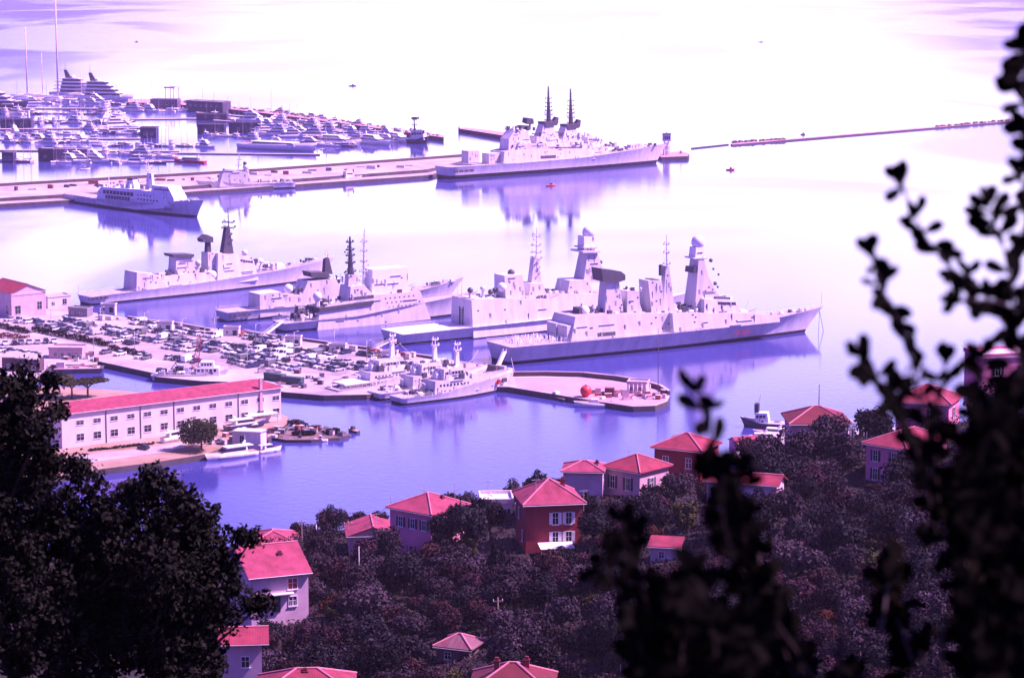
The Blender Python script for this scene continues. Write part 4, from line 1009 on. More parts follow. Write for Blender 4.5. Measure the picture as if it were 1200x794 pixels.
# --- cars
def car_mesh(kind, paint):
    mb = MB(); L, W = (4.3, 1.75) if kind != 'van' else (5.0, 1.95)
    if kind == 'van':
        body = [(-2.5, .35), (-2.5, 2.1), (1.2, 2.15), (1.75, 1.3), (2.45, 1.1), (2.5, .35)]; glass = [(.55, 1.25), (.55, 1.95), (1.15, 2.0), (1.6, 1.3)]; cab = None
    elif kind == 'hatch':
        body = [(-1.95, .3), (-2.0, .8), (-1.9, .98), (1.0, .95), (1.9, .8), (2.0, .3)]; cab = [(-1.88, .96), (-1.5, 1.5), (.15, 1.52), (.95, .95)]
    else:
        body = [(-2.15, .3), (-2.2, .85), (-1.4, .95), (1.0, .93), (2.1, .78), (2.2, .3)]; cab = [(-1.55, .94), (-.95, 1.42), (.3, 1.44), (1.05, .93)]
    mb.prof(body, W / 2, .04, 0)
    if cab:
        mb.prof(cab, W / 2 - .08, .25, 1)
        x0, x1 = cab[1][0] + .08, cab[2][0] - .08; mb.box(x0, x1, -W/2 + .2, W/2 - .2, cab[1][1] - .02, cab[1][1] + .05, 0)
    else: mb.prof(glass, W / 2 + .02, .02, 1); mb.box(1.25, 1.72, -.8, .8, 1.35, 2.0, 1)
    for x in (-1.3, 1.3):
        for y in (-1, 1): mb.cyl((x, y * (W/2 - .18), .32), (x, y * (W/2 + .03), .32), .32, .32, 10, 2)
    xb = body[-1][0]
    mb.box(xb - .1, xb + .02, -.75, -.4, .55, .72, 3); mb.box(xb - .1, xb + .02, .4, .75, .55, .72, 3)
    return mb.mesh('parked_car', [paint, WIN, BLACK, WHITE])
CARC = {'white': (.75, .75, .75), 'silver': (.45, .45, .47), 'black': (.012, .012, .015), 'dark blue': (.02, .03, .10), 'grey': (.14, .14, .15), 'red': (.42, .02, .02), 'pale blue': (.25, .32, .45)}
CARM = {}
for c_, rgb in CARC.items():
    m_ = mat(c_ + ' car paint', rgb, .25, .05, 1.0, spec=.6)
    for kd in ('hatch', 'saloon', 'van'):
        if kd == 'van' and c_ not in ('white', 'silver', 'grey'): continue
        CARM[(c_, kd)] = car_mesh(kd, m_)
KN = {'hatch': 'hatchback', 'saloon': 'saloon', 'van': 'van'}
CARROWS = [((37, 377), (74, 383), 'in the short row before the gabled shed'), ((73, 375), (107, 381), 'in the far row beside the dark grey shed'), ((79, 386), (116, 392), 'in the second row below the dark grey shed'),
    ((122, 385), (168, 392), 'in the row nearest the long frigate'), ((126, 391), (153, 396), 'in the short row beside the hedge end'), ((121, 413.5), (176, 421), 'in the row under the dark hedge'),
    ((2, 404), (68, 401), 'in the upper row of the small left car park'), ((0, 411), (44, 417), 'in the lower row of the small left car park'),
    ((190, 397), (236, 404), 'in the far row near the second power hut'), ((192, 407), (226, 412), 'in the row left of the lattice tower'), ((240, 402), (298, 411), 'in the long row behind the lattice tower'),
    ((262, 412), (336, 425), 'in the middle row above the containers'), ((264, 418), (350, 434), 'in the row nearest the containers'), ((296, 404), (352, 413), 'in the row nearest the corvette'),
    ((340, 419), (400, 427), 'in the long row below the fifth power hut'), ((352, 427), (400, 435), 'in the row right of the containers'), ((374, 409), (410, 414.5), 'beside the fifth power hut'),
    ((404, 425), (452, 432), 'in the row above the left minehunter'), ((214, 433), (236, 438), 'beside the workboat'), ((196, 420), (232, 425), 'in the row before the workboat'), ((420, 415), (442, 418), 'near the last power hut'),
    ((150, 377), (184, 383), 'behind the first kerb wall'), ((170, 387), (206, 393), 'in the row near the empty berth'), ((158, 396), (190, 402), 'in the row right of the hedge end'), ((212, 389), (256, 396), 'behind the second kerb wall'),
    ((200, 402), (240, 408.5), 'in the middle row left of the lattice tower'), ((288, 396), (330, 402), 'behind the third kerb wall'), ((8, 375.5), (36, 379), 'against the gabled shed'), ((300, 412), (345, 419), 'in the fourth row above the containers'), ((270, 424), (306, 432), 'beside the warehouse ridge'), ((356, 414), (392, 420), 'in the row left of the fifth power hut'), ((452, 426), (486, 430), 'behind the middle minehunter'), ((40, 384), (76, 389), 'in the row above the dark hedge'), ((84, 381), (128, 387), 'in the row below the low grey shed'), ((180, 392), (214, 398), 'in the row left of the second power hut'), ((226, 409), (262, 414), 'in the row touching the lattice tower'),
    ((318, 405), (352, 409), 'in the row before the fourth power hut'), ((350, 421), (404, 431), 'in the row right of the middle row'), ((128, 399), (160, 404), 'in the row above the right hedge'), ((410, 431), (440, 436), 'in the last row by the minehunters')]
R = random.Random(77)
CARPAL = ['white'] * 7 + ['silver'] * 5 + ['black'] * 4 + ['dark blue'] * 4 + ['grey'] * 4 + ['pale blue'] + ['red'] * 0
for (a, b, where) in CARROWS:
    A, B = G(*a, 2.06), G(*b, 2.06); d = B - A; n_ = max(2, int(d.length / 3.15)); d.normalize()
    face_ = math.atan2(d.y, d.x) + math.pi / 2
    for i in range(n_):
        if R.random() < .08: continue
        c_ = R.choice(CARPAL); kd = R.choice(['hatch', 'hatch', 'saloon', 'saloon', 'van']) if c_ in ('white', 'silver', 'grey') else R.choice(['hatch', 'saloon'])
        q = A + d * (i + .5) * (B - A).length / n_ + Vector((R.uniform(-.3, .3), R.uniform(-.3, .3), 0))
        o = link('parked_car', CARM[(c_, kd)], None, q, face_ + R.uniform(-.05, .05) + (math.pi if R.random() < .5 else 0))
        o.scale = (1.25,) * 3
        tag(o, '%s %s, %s from the left %s' % (c_, KN[kd], nth(i), where), 'car', 'cars parked on the naval quay')
for (a, c_, kd, where) in [((97, 399), 'red', 'saloon', 'red car alone beside the dark hedge'), ((186, 523), 'dark blue', 'van', ''), ((168, 526), 'black', 'hatch', 'black hatchback in front of the warehouse left of the round tree'), ((662, 652), 'x', '', '')]:
    if not where: continue
    tag(link('parked_car', CARM[(c_, kd)], None, G(*a, 2.06), 2.6), where, 'car')

# --- quay furniture: low kerb walls, gangways, mooring lines
for k, (a, b, lab) in enumerate([((150, 373), (186, 379), 'low dark kerb wall beside the empty berth'), ((205, 380), (246, 387.5), 'low dark kerb wall before the half hidden frigate'), ((286, 389), (332, 397), 'low dark kerb wall before the corvette stern'),
        ((355, 399), (384, 403), 'low dark kerb wall between the fourth and fifth power huts'), ((412, 407), (444, 411), 'low dark kerb wall before the pale frigate'), ((473, 415), (512, 421), 'low dark kerb wall between last hut and destroyer')]):
    wall('kerb_wall', [a, b], 2.0, .9, .7, lab, BRICKW)
def gangway(a, b, za, zb, label):
    A, B = G(*a, za), G(*b, zb); o = root('gangway', A, 0, label, 'gangway', 'gangways to the moored ships'); d = B - A; h_ = Vector((d.x, d.y, 0)).normalized(); n_ = Vector((-h_.y, h_.x, 0)) * .6
    MB().add([-n_, n_, d + n_, d - n_] + [q + Vector((0, 0, .2)) for q in (-n_, n_, d + n_, d - n_)], [(0,1,2,3),(4,7,6,5),(0,4,5,1),(1,5,6,2),(2,6,7,3),(3,7,4,0)]).build('walkway', WHITE, o)
    for s_ in (-1, 1):
        mb = MB().cyl(n_ * s_ + Vector((0,0,1.1)), d + n_ * s_ + Vector((0,0,1.1)), .06, .06, 4)
        for i in range(6): mb.cyl(n_ * s_ + d * i / 5 + Vector((0,0,.1)), n_ * s_ + d * i / 5 + Vector((0,0,1.1)), .05, .05, 4)
        mb.build('handrail', WHITE, o)
gangway((306, 396), (331, 377), 2, 4.4, 'long white gangway up to the corvette stern')
gangway((440, 408), (462, 398), 2, 4.6, 'white gangway up to the pale frigate flight deck')
gangway((583, 432), (592, 412), 2, 6.5, 'white gangway under the front destroyer stern')
ROPE = mat('mooring rope', (.45, .42, .40), .9)
def line(a, b, za, zb, label, sag=1.0, r=.09):
    A, B = G(*a, za), G(*b, zb); pts = [A + (B - A) * (i / 8) - Vector((0, 0, sag * 4 * (i / 8) * (1 - i / 8))) - A for i in range(9)]
    o = MB().tube(pts, r, 4).build('mooring_line', ROPE, None, A); tag(o, label, 'rope', 'mooring lines')
line((468, 402), (500, 424), 3.5, 2.2, 'mooring line from the pale frigate stern to the quay'); line((470, 402), (440, 410), 3.5, 2.2, 'mooring line slanting left from the pale frigate stern')
line((598, 412), (604, 438), 4, 2.2, 'mooring line from the front destroyer stern to the mole'); line((560, 410), (548, 425), 5, 2.2, 'mooring line from the front destroyer stern to the quay')
B_ = d1.root.matrix_basis @ Vector((d1.L / 2 + 7.5, 0, 8.3))
for k, (dx, dy) in enumerate(((3, -4), (9, -9))):
    A_ = B_; e = G(956 + dx * 1.0, 393 - k * 5, -.1); pts = [A_ + (e - A_) * (i / 4) - A_ for i in range(5)]
    o = MB().tube(pts, .12, 4).build('anchor_chain', DARK, None, A_); tag(o, ['anchor chain dropping steeply from the front destroyer bow', 'anchor chain slanting away from the front destroyer bow'][k], 'chain')

# --- white clad people on the flight deck
def person_mesh():
    me = bpy.data.meshes.new('skeleton')
    vs = [(0,0,.95),(0,0,1.2),(0,0,1.42),(0,0,1.55),(.0,.02,1.68),(-.18,0,1.40),(-.24,.02,1.12),(-.22,.08,.88),(.18,0,1.40),(.24,.02,1.12),(.22,.08,.88),(-.10,0,.88),(-.11,.02,.48),(-.11,0,.06),(-.11,.14,.04),(.10,0,.88),(.11,.02,.48),(.11,0,.06),(.11,.14,.04)]
    es = [(0,1),(1,2),(2,3),(3,4),(2,5),(5,6),(6,7),(2,8),(8,9),(9,10),(0,11),(11,12),(12,13),(13,14),(0,15),(15,16),(16,17),(17,18)]
    rs = [.16,.15,.15,.06,.10,.07,.05,.04,.07,.05,.04,.10,.075,.05,.045,.10,.075,.05,.045]
    me.from_pydata(vs, es, []); o = bpy.data.objects.new('skeleton', me); COL.objects.link(o)
    sk = o.modifiers.new('skin', 'SKIN')
    for v_, r in zip(me.skin_vertices[0].data, rs): v_.radius = (r, r * .85)
    me.skin_vertices[0].data[0].use_root = True
    dg = bpy.context.evaluated_depsgraph_get(); out = bpy.data.meshes.new_from_object(o.evaluated_get(dg))
    bpy.data.objects.remove(o); out.name = 'person'; out.materials.clear()
    out.materials.append(mat('white uniform', (.85, .85, .85), .8, .05)); out.materials.append(mat('skin', (.5, .3, .22), .7, .1))
    for p_ in out.polygons: p_.material_index = 1 if p_.center.z > 1.5 else 0
    return out
PM = person_mesh(); CAP = MB().cyl((0, .02, 1.72), (0, .02, 1.80), .13, .15, 10).mesh('cap', WHITE)
R = random.Random(9); k = 0
for i in range(140):
    xl = R.uniform(-d1.L / 2 + 5, hx9 - 2.5) if False else None
    fx = R.random() ** .9; x = -d1.L / 2 + 4 + fx * 26.5; y = R.uniform(-8.2, 7.5)
    w = d1.root.matrix_basis @ Vector((x, y, d1.deck_z(x)))
    o = link('person', PM, None, w, R.uniform(0, 6.28)); s_ = R.uniform(.98, 1.1); o.scale = (s_ * 1.1,) * 2 + (s_,)
    tag(o, 'person in white among the crowd on the front destroyer flight deck', 'person', 'people in white on the flight deck')
    link('cap', CAP, o)

# --- lamp posts, bollards and stores on the quay
for k, (a, b) in enumerate([(60, 381), (118, 386), (170, 392), (214, 400), (252, 399), (300, 406), (345, 416), (392, 414), (430, 427), (460, 431), (110, 409), (158, 416), (290, 431), (240, 412)]):
    o = root('lamp_post', G(a, b, 2.06), 0.6, 'grey lamp post, %s from the left on the car park' % nth(sorted([60, 118, 170, 214, 252, 300, 345, 392, 430, 460, 110, 158, 290, 240]).index(a)), 'lamp post', 'lamp posts on the car park')
    MB().cyl((0, 0, 0), (0, 0, 9), .13, .08, 7).cyl((0, 0, 8.9), (1.5, 0, 9.3), .05, .04, 5).build('post', METAL, o); MB().box(1.2, 2.0, -.16, .16, 9.2, 9.38).build('lamp_head', GREY, o)
EDGE = [(78, 361.6), (140, 371.6), (245, 384.6), (300, 389.6), (345, 395.6), (440, 408.6), (480, 414.6), (560, 426.5), (598, 433)]
i = 0
for (a, b), (c, d) in zip(EDGE, EDGE[1:]):
    for f in (.2, .7):
        o = root('bollard', G(a + (c - a) * f, b + (d - b) * f + .8, 2.0), 0, 'black mooring bollard, %s from the left along the naval quay edge' % nth(i), 'bollard', 'bollards along the naval quay edge'); i += 1
        MB().cyl((0, 0, 0), (0, 0, .7), .3, .24, 10).build('shaft', BLACK, o); MB().cyl((0, 0, .702), (0, 0, .95), .42, .34, 10).build('head', BLACK, o)
R = random.Random(63); STK = [mat('store %d' % k, c, .8, .3, .8) for k, c in enumerate([(.5, .46, .44), (.10, .08, .10), (.30, .10, .09), (.12, .15, .2), (.6, .58, .56)])]
SPOTS = [(R.uniform(0, 1), k) for k in range(46)]
for f, k in SPOTS:
    j = f * (len(EDGE) - 1); q = int(j); g = j - q; a = EDGE[q][0] + (EDGE[q + 1][0] - EDGE[q][0]) * g; b = EDGE[q][1] + (EDGE[q + 1][1] - EDGE[q][1]) * g + R.uniform(2.2, 7)
    o = root('quay_store', G(a, b, 2.06), R.uniform(-.9, -.6), '', 'crate', 'stores standing along the quay edge'); w_, l_, h_ = R.uniform(.9, 1.5), R.uniform(1.4, 5.5), R.uniform(.8, 2.2)
    mm = R.choice(STK); MB().box(0, l_, 0, w_, .15, h_).build('crate_body', mm, o); MB().box(-.05, l_ + .05, .05, w_ - .05, 0, .148).build('pallet', WOODP, o); MB().box(-.06, l_ + .06, -.06, w_ + .06, h_ + .002, h_ + .12).build('lid', mm, o)
    o['px'] = a
st = sorted([o for o in bpy.data.objects if o.name.startswith('quay_store')], key=lambda o: o['px'])
for i, o in enumerate(st): o['label'] = 'covered crate, %s from the left behind the quay edge' % nth(i); del o['px']

R = random.Random(64)
for i in range(34):
    f = (i + R.uniform(.1, .9)) / 34; o = root('pier_store', G(10 + 470 * f, 223.0 - 29.5 * f + R.uniform(-1.5, 2.2), 4.2), R.uniform(-.6, .2), 'covered load, %s from the left along the long pier' % nth(i), 'crate', 'loads along the long pier')
    w_, l_, h_ = R.uniform(1, 2.4), R.uniform(1.5, 7), R.uniform(.8, 2.6); mm = R.choice(STK); MB().box(0, l_, 0, w_, .15, h_).build('crate_body', mm, o); MB().box(-.05, l_ + .05, .05, w_ - .05, 0, .148).build('pallet', WOODP, o)

o = root('signal_mast', G(771, 467, 2.06), 0, 'tall thin dark mast at the tip of the reddish mole', 'mast')
MB().cyl((0, 0, 0), (0, 0, 25), .16, .08, 7).build('pole', DARK, o); MB().cyl((-1.6, 0, 17), (1.6, 0, 17), .06, .06, 5).build('yard', DARK, o); MB().box(-.35, .35, -.35, .35, 0, .5).build('base', CONC, o)
R = random.Random(65)
def store(px, py, z, label, group, lo=.9, hi=2.6):
    o = root('stacked_gear', G(px, py, z), R.uniform(-.9, .4), label, 'crate', group); w_, l_, h_ = R.uniform(.9, 1.8), R.uniform(1.0, hi), R.uniform(.7, lo + .8); mm = R.choice(STK)
    MB().box(0, l_, 0, w_, .15, h_).build('crate_body', mm, o); MB().box(-.05, l_ + .05, .05, w_ - .05, 0, .148).build('pallet', WOODP, o); MB().box(-.05, l_ + .05, -.05, w_ + .05, h_ + .002, h_ + .1).build('lid', R.choice(STK), o)
for i in range(22): store(690 + 88 * (i + R.random()) / 22, 462 + R.uniform(-3, 6) + 1.2 * i / 22, 2.06, 'stacked gear, %s from the left on the mole tip' % nth(i), 'gear stacked on the mole tip')
for i in range(26): store(244 + 84 * (i + R.random()) / 26, 516 - 9 * i / 26 + R.uniform(-6, 6), 1.9, 'stacked gear, %s from the left on the warehouse slip' % nth(i), 'gear stacked on the warehouse slip')
for i in range(16): store(70 + 40 * (i + R.random()) / 16, 418 + R.uniform(-3, 6), 2.0, 'stacked gear, %s from the left beside the dock office' % nth(i), 'gear stacked beside the dock office')
for i in range(30): store(300 + 140 * (i + R.random()) / 30, 440 + R.uniform(-5, 14) + 4 * i / 30, 2.0, 'stacked gear, %s from the left behind the minehunters' % nth(i), 'gear stacked behind the minehunters')
k = 0
for x in (737, 742, 747, 752, 757, 762):
    o = root('mole_post', G(x, 461.5 - .1 * k, 2.06), 0, 'white post, %s from the left beside the mole shed' % nth(k), 'post', 'white posts on the mole'); k += 1
    MB().cyl((0, 0, 0), (0, 0, 3.2), .16, .14, 7).build('shaft', WHITE, o); MB().cyl((0, 0, 3.2), (0, 0, 3.4), .24, .2, 7).build('cap', WHITE, o)
for i in range(14): store(338 + 62 * (i + R.random()) / 14, 505 + 5 * i / 14 + R.uniform(-3, 3), 1.0, 'stacked gear, %s from the left on the rocky point' % nth(i), 'gear stacked on the rocky point', .7, 2.0)
# ------------------------------------------------------------------ the marina
NAVYH = mat('navy blue hull paint', (.02, .025, .08), .3, .1, .5, spec=.6)
TEAK = mat('teak deck', (.36, .24, .17), .8, .2, 1.0)
CANV = mat('blue canvas cover', (.03, .04, .14), .9, .2, 1.0)
def boat_hull(mb, L, B, zs, zb, m=0, md=1):
    n = 12; g = []
    for i in range(n + 1):
        t = i / n; f = (.86 + .14 * sst(t / .4)) if t < .4 else max(0, 1 - ((t - .4) / .6) ** 2.2); zd = zs + (zb - zs) * t * t
        g.append([(-L/2 + L * t * .93, B/2 * f * .55, -.4), (-L/2 + L * t * .95, B/2 * f * .8, .1), (-L/2 + L * t, B/2 * f, zd)])
    b = len(mb.v)
    for sg in (-1, 1):
        for row in g:
            for x, h, z in row: mb.v.append((x, sg * h, z))
    v = lambda s_, i, r: b + s_ * (n + 1) * 3 + i * 3 + r
    for s_ in (0, 1):
        for i in range(n):
            for r in range(2): mb.face((v(s_,i,r), v(s_,i+1,r), v(s_,i+1,r+1), v(s_,i,r+1)), m, True)
    for i in range(n): mb.face((v(0,i,2), v(0,i+1,2), v(1,i+1,2), v(1,i,2)), md)
    for r in range(2): mb.face((v(0,0,r), v(1,0,r), v(1,0,r+1), v(0,0,r+1)), m)
def motor_yacht(L, decks, hm=WHITE, cover=None):
    o = root('motor_yacht', (0, 0, 0), 0, '', 'boat'); B = L * .25 if L < 25 else L * .19; zs = L * .05 + .5; zb = zs * 1.7
    mb = MB(); boat_hull(mb, L, B, zs, zb); mb.build('hull', [hm, TEAK], o)
    z = zs; x0, x1 = -L * .30, L * .26; sp = MB(); wn_ = MB()
    for k in range(decks):
        h = 2.1 if L > 16 else 1.5; w = B * (.40 - .05 * k)
        sp.prof([(x0, z - .6), (x0 + .3, z + h), (x1 - h * 1.3, z + h), (x1, z - .6 if k == 0 else z)], w, .08, 0)
        sp.box(x0 - h * .9, x1 - h * 1.25, -w * .98, w * .98, z + h, z + h + .18, 0)
        wn_.prof([(x0 + .8, z + h * .42), (x0 + .9, z + h * .85), (x1 - h * 1.15, z + h * .85), (x1 - h * .62, z + h * .42)], w + .02 - .08 * h * .42, .02, 0)
        z += h + .18; x0 += L * .05; x1 -= L * .13
    sp.build('superstructure', WHITE, o); wn_.build('window_band', WIN, o)
    xm = x0 - L * .02
    MB().prof([(xm, z - .1), (xm - .6, z + L * .05 + .4), (xm + .1, z + L * .05 + .4), (xm + 1.2, z - .1)], .25, 0, 0).cyl((xm - .3, 0, z + L*.05), (xm - .3, 0, z + L * .12 + 1), .06, .04, 4).build('radar_mast', WHITE, o)
    if cover: MB().prof([(-L*.48, zs), (-L*.46, zs + 1.3), (-L*.3, zs + 1.6), (-L*.3, zs)], B*.4, .1, 0).build('canvas_cover', cover, o)
    return o
def sail_boat(L, hm=WHITE, cov=CANV):
    o = root('sailing_boat', (0, 0, 0), 0, '', 'boat'); B = L * .27; mb = MB(); boat_hull(mb, L, B, L * .06 + .3, L * .1 + .4); mb.build('hull', [hm, TEAK], o)
    z = L * .07 + .3; c = MB(); c.prof([(-L*.2, z - .2), (-L*.18, z + .6), (L*.1, z + .55), (L*.22, z - .1)], B * .28, .1, 0); ca = c.build('cabin', WHITE, o)
    MB().prof([(-L*.15, z + .15), (-L*.15, z + .4), (L*.08, z + .38), (L*.12, z + .15)], B * .28, .02, 0).build('window_band', WIN, ca)
    H = L * 1.25; m_ = MB().cyl((L*.05, 0, z), (L*.05, 0, z + H), .17, .11, 5); m_.cyl((L*.05, -B*.3, z + H*.55), (L*.05, B*.3, z + H*.55), .05, .05, 4)
    m_.cyl((L*.05, 0, z + H), (L*.47, 0, z), .025, .025, 3).cyl((L*.05, 0, z + H), (-L*.47, 0, z), .025, .025, 3); m_.build('mast', METAL, o)
    MB().cyl((L*.04, 0, z + 1.5), (-L*.36, 0, z + 1.4), .22, .16, 6).build('furled_sail', cov, o)
    return o
PROTO = [('white motor yacht', motor_yacht(13, 1)), ('two deck motor yacht', motor_yacht(19, 2)), ('three deck motor yacht', motor_yacht(30, 3)),
         ('blue covered motor boat', motor_yacht(10, 1, WHITE, CANV)), ('dark hulled motor yacht', motor_yacht(17, 1, NAVYH)),
         ('white sailing boat', sail_boat(12)), ('dark hulled sailing boat', sail_boat(14, NAVYH, CANV)), ('white covered sailing boat', sail_boat(16, WHITE, WHITE))]
used_proto = set()
MROWS = [((4, 122), (62, 121), 'in the back left row'), ((62, 119), (192, 125), 'in the row before the two superyachts'), ((2, 133.5), (150, 134), 'in the row of the far left pontoon'), ((150, 131), (232, 130), 'in the row right of the superyachts'),
    ((30, 145), (160, 143.5), 'in the row beside the far left shed'), ((100, 152), (162, 148), 'in the row left of the striped shed'), ((4, 158), (160, 157), 'in the middle left row'), ((4, 167), (110, 167), 'in the row above the violet shed'),
    ((110, 171), (245, 172.5), 'in the row right of the violet shed'), ((108, 180), (205, 185), 'in the row left of the red boat'), ((60, 190.5), (190, 191.5), 'in the row nearest the long pier'), ((4, 189), (44, 190), 'in the row left of the black block'),
    ((232, 126.5), (400, 144), 'in the row along the outer breakwater'), ((236, 138), (440, 152), 'in the row before the outer breakwater row'), ((300, 146), (470, 160), 'in the row left of the dark tug'),
    ((300, 158), (470, 166.5), 'in the front row beside the tug'), ((290, 168), (420, 172), 'in the last row facing the long pier'), ((240, 158), (300, 164), 'in the row under the dark floating sheds')]
R = random.Random(31)
for (a, b, where) in MROWS:
    n_ = max(3, int((b[0] - a[0]) / 9.6))
    for i in range(n_):
        f = (i + .5 + R.uniform(-.25, .25)) / n_; px_, py_ = a[0] + (b[0] - a[0]) * f, a[1] + (b[1] - a[1]) * f + R.uniform(-.7, .7)
        k = R.choices(range(8), [4, 5, 1.3, 2.5, 1.5, 5, 2, 3])[0]
        if px_ > 300: k = R.choices(range(8), [4, 7, 4, 2, 1.5, 2, .5, 1])[0]
        nm, pr = PROTO[k]; lab = '%s, %s from the left %s' % (nm, nth(i), where)
        ang = R.choice([0, math.pi]) + R.gauss(-.35, .35) if R.random() < .75 else R.uniform(0, 6.28)
        if k not in used_proto:
            used_proto.add(k); pr.location = G(px_, py_); pr.rotation_euler = (0, 0, ang); pr['label'] = lab; pr['group'] = 'boats moored in the marina'
        else: copy_thing(pr, G(px_, py_), ang, lab, 'boats moored in the marina', R.uniform(.85, 1.15))
for k, (nm, pr) in enumerate(PROTO):
    if k not in used_proto: pr.location = G(260, 166); pr['label'] = nm + ' alone below the dark sheds'
def moored_yacht(a, b, decks, hm, label, cover=None):
    A, B = G(*a), G(*b); d = B - A; o = motor_yacht(d.length, decks, hm, cover); o.location = (A + B) / 2; o.rotation_euler = (0, 0, math.atan2(d.y, d.x)); o['label'] = label; return o
moored_yacht((282, 173.5), (372, 178), 1, WHITE, 'long low white yacht farthest left in front of the last marina row')
moored_yacht((366, 168), (424, 171), 2, WHITE, 'white motor yacht with bow beside the dark tug, left of its neighbour')
moored_yacht((418, 167), (458, 171), 2, WHITE, 'white motor yacht nearest the dark tug')
moored_yacht((452, 164), (482, 168), 2, WHITE, 'broad white motor yacht touching the dark tug')
REDH = mat('bright red hull paint', (.55, .03, .05), .4, .1, .5)
o = moored_yacht((241, 191.5), (203, 190), 1, REDH, 'bright red hulled boat with white cabin near the long pier')
# superyachts and their tall rigs
def superyacht(a, b, decks, label, hm):
    A, B = G(*a), G(*b); d = B - A; L = d.length; o = root('superyacht', (A + B) / 2, math.atan2(d.y, d.x), label, 'yacht'); W = L * .085
    mb = MB(); boat_hull(mb, L, W * 2, 4.5, 7.5); mb.build('hull', [hm, TEAK], o)
    z = 4.5; x0, x1 = -L * .34, L * .30
    for k in range(decks):
        w = W * (.92 - .09 * k); h = 3.0
        MB().prof([(x0 + 2, z - .5), (x0 + 2, z + h), (x1 - 3, z + h), (x1, z - .5)], w * .9, .03, 0).build('deckhouse', WHITE, o)
        MB().prof([(x0 + 2.6, z + .7), (x0 + 2.6, z + 2.4), (x1 - 2.4, z + 2.4), (x1 - 1.0, z + .7)], w * .9 + .04, .03, 0).build('window_band', WIN, o)
        MB().prof([(x0 - 5, z + h), (x0 - 5, z + h + .5), (x1 - 4, z + h + .5), (x1 - 2, z + h)], w, 0, 0).build('deck_overhang', WHITE, o)
        z += h + .5; x0 += L * .012; x1 -= L * .075
    m_ = MB().prof([(x0 + 4, z), (x0 + 2, z + 8), (x0 + 5, z + 8), (x0 + 10, z)], 1.0, .05, 0).cyl((x0 + 3.5, 0, z + 8), (x0 + 3.5, 0, z + 16), .2, .1, 5); m_.build('mast', DARK, o)
    MB().ball((x0 + 12, 2, z + 1.4), 1.5).build('radome', WHITE, o); MB().ball((x0 + 12, -2, z + 1.4), 1.5).build('radome', WHITE, o)
    return o
superyacht((60, 113), (126, 114.5), 4, 'large dark windowed superyacht with black mast at the back of the marina', WHITE)
superyacht((88, 117), (158, 118.5), 4, 'largest stepped superyacht, right of its dark masted neighbour', WHITE)
superyacht((-44, 126), (34, 127.5), 4, 'superyacht with dark blue hull cut by the left picture edge', NAVYH)
for a, top, lab, r in (((30, 118), 33, 'very tall thin pinkish mast, left of the tallest one', .75), ((48, 117), 62, 'faint tall mast between the two tallest masts', .4), ((66, 119), -8, 'tallest pinkish sailing mast rising past the picture top', .95), ((93.5, 116), 84, 'tall white mast before the superyachts', .6)):
    p = G(*a); o = root('sailing_superyacht', p, -.3, 'sailing yacht with a ' + lab, 'yacht'); L = 46
    mb = MB(); boat_hull(mb, L, 9, 2.6, 3.8); mb.build('hull', [WHITE, TEAK], o)
    MB().prof([(-12, 2), (-11, 4.4), (4, 4.4), (8, 2.2)], 3, .1, 0).build('cabin', WHITE, o)
    H = (a[1] - top) / (FPX / p.y); m_ = MB().cyl((2, 0, 2), (2, 0, H), r, r * .6, 8)
    for k in range(1, 5): m_.cyl((2, -3.2 + .4*k, H * k / 5), (2, 3.2 - .4*k, H * k / 5), .18, .18, 4)
    m_.build('mast', mat('pinkish white mast paint %d' % top, (.66, .5, .5), .5, .1, 1.), o); MB().cyl((2, 0, 5.5), (-16, 0, 5), .9, .6, 8).build('furled_sail', WHITE, o)
for a, H, lab in (((317, 131), 33, 'bare thin mast of a white sloop at the outer breakwater'), ((250, 121), 22, 'white sloop just right of the breakwater building')):
    s_ = sail_boat(15); s_.location = G(*a); s_.rotation_euler = (0, 0, .4); s_['label'] = 'sloop: ' + lab; s_.children[0]['label'] = 'white hull'
# small craft out on the water
def skiff(a, L, ang, m, label):
    o = root('motor_boat', G(*a), ang, label, 'boat'); mb = MB(); boat_hull(mb, L, L * .32, .8, 1.3); mb.build('hull', [m, TEAK], o)
    MB().prof([(-L*.1, .6), (-L*.08, 2.0), (L*.1, 2.0), (L*.2, .8)], L * .1, .06, 0).build('wheelhouse', m if m is not WHITE else WHITE, o)
    MB().prof([(-L*.05, 1.3), (-L*.05, 1.8), (L*.12, 1.8), (L*.15, 1.3)], L * .1 + .03, .05, 0).build('window_band', WIN, o)
    MB().cyl((0, 0, 2), (0, 0, 3.4), .06, .04, 4).build('aerial', METAL, o); return o
skiff((413, 101), 8, .1, DARK, 'small dark boat alone on the open water above the outer breakwater')
skiff((892, 49.5), 9, .2, GREY, 'small pale boat far out near the top of the water'); skiff((645.5, 218), 6, .3, REDP, 'small dark red boat below the old cruiser')
skiff((856, 199.5), 6, 0, REDP, 'small reddish boat alone right of the beacon'); skiff((160, 49.5), 5, .2, DARK, 'tiny dark boat above the superyachts'); skiff((511, 160), 8, .2, DARK, 'small dark boat off the dark tug')
skiff((941, 158), 4, .2, DARK, 'tiny dark boat near the middle of the sea dam'); skiff((100, 199), 7, .2, WHITE, 'small white boat left of the red boat near the long pier')
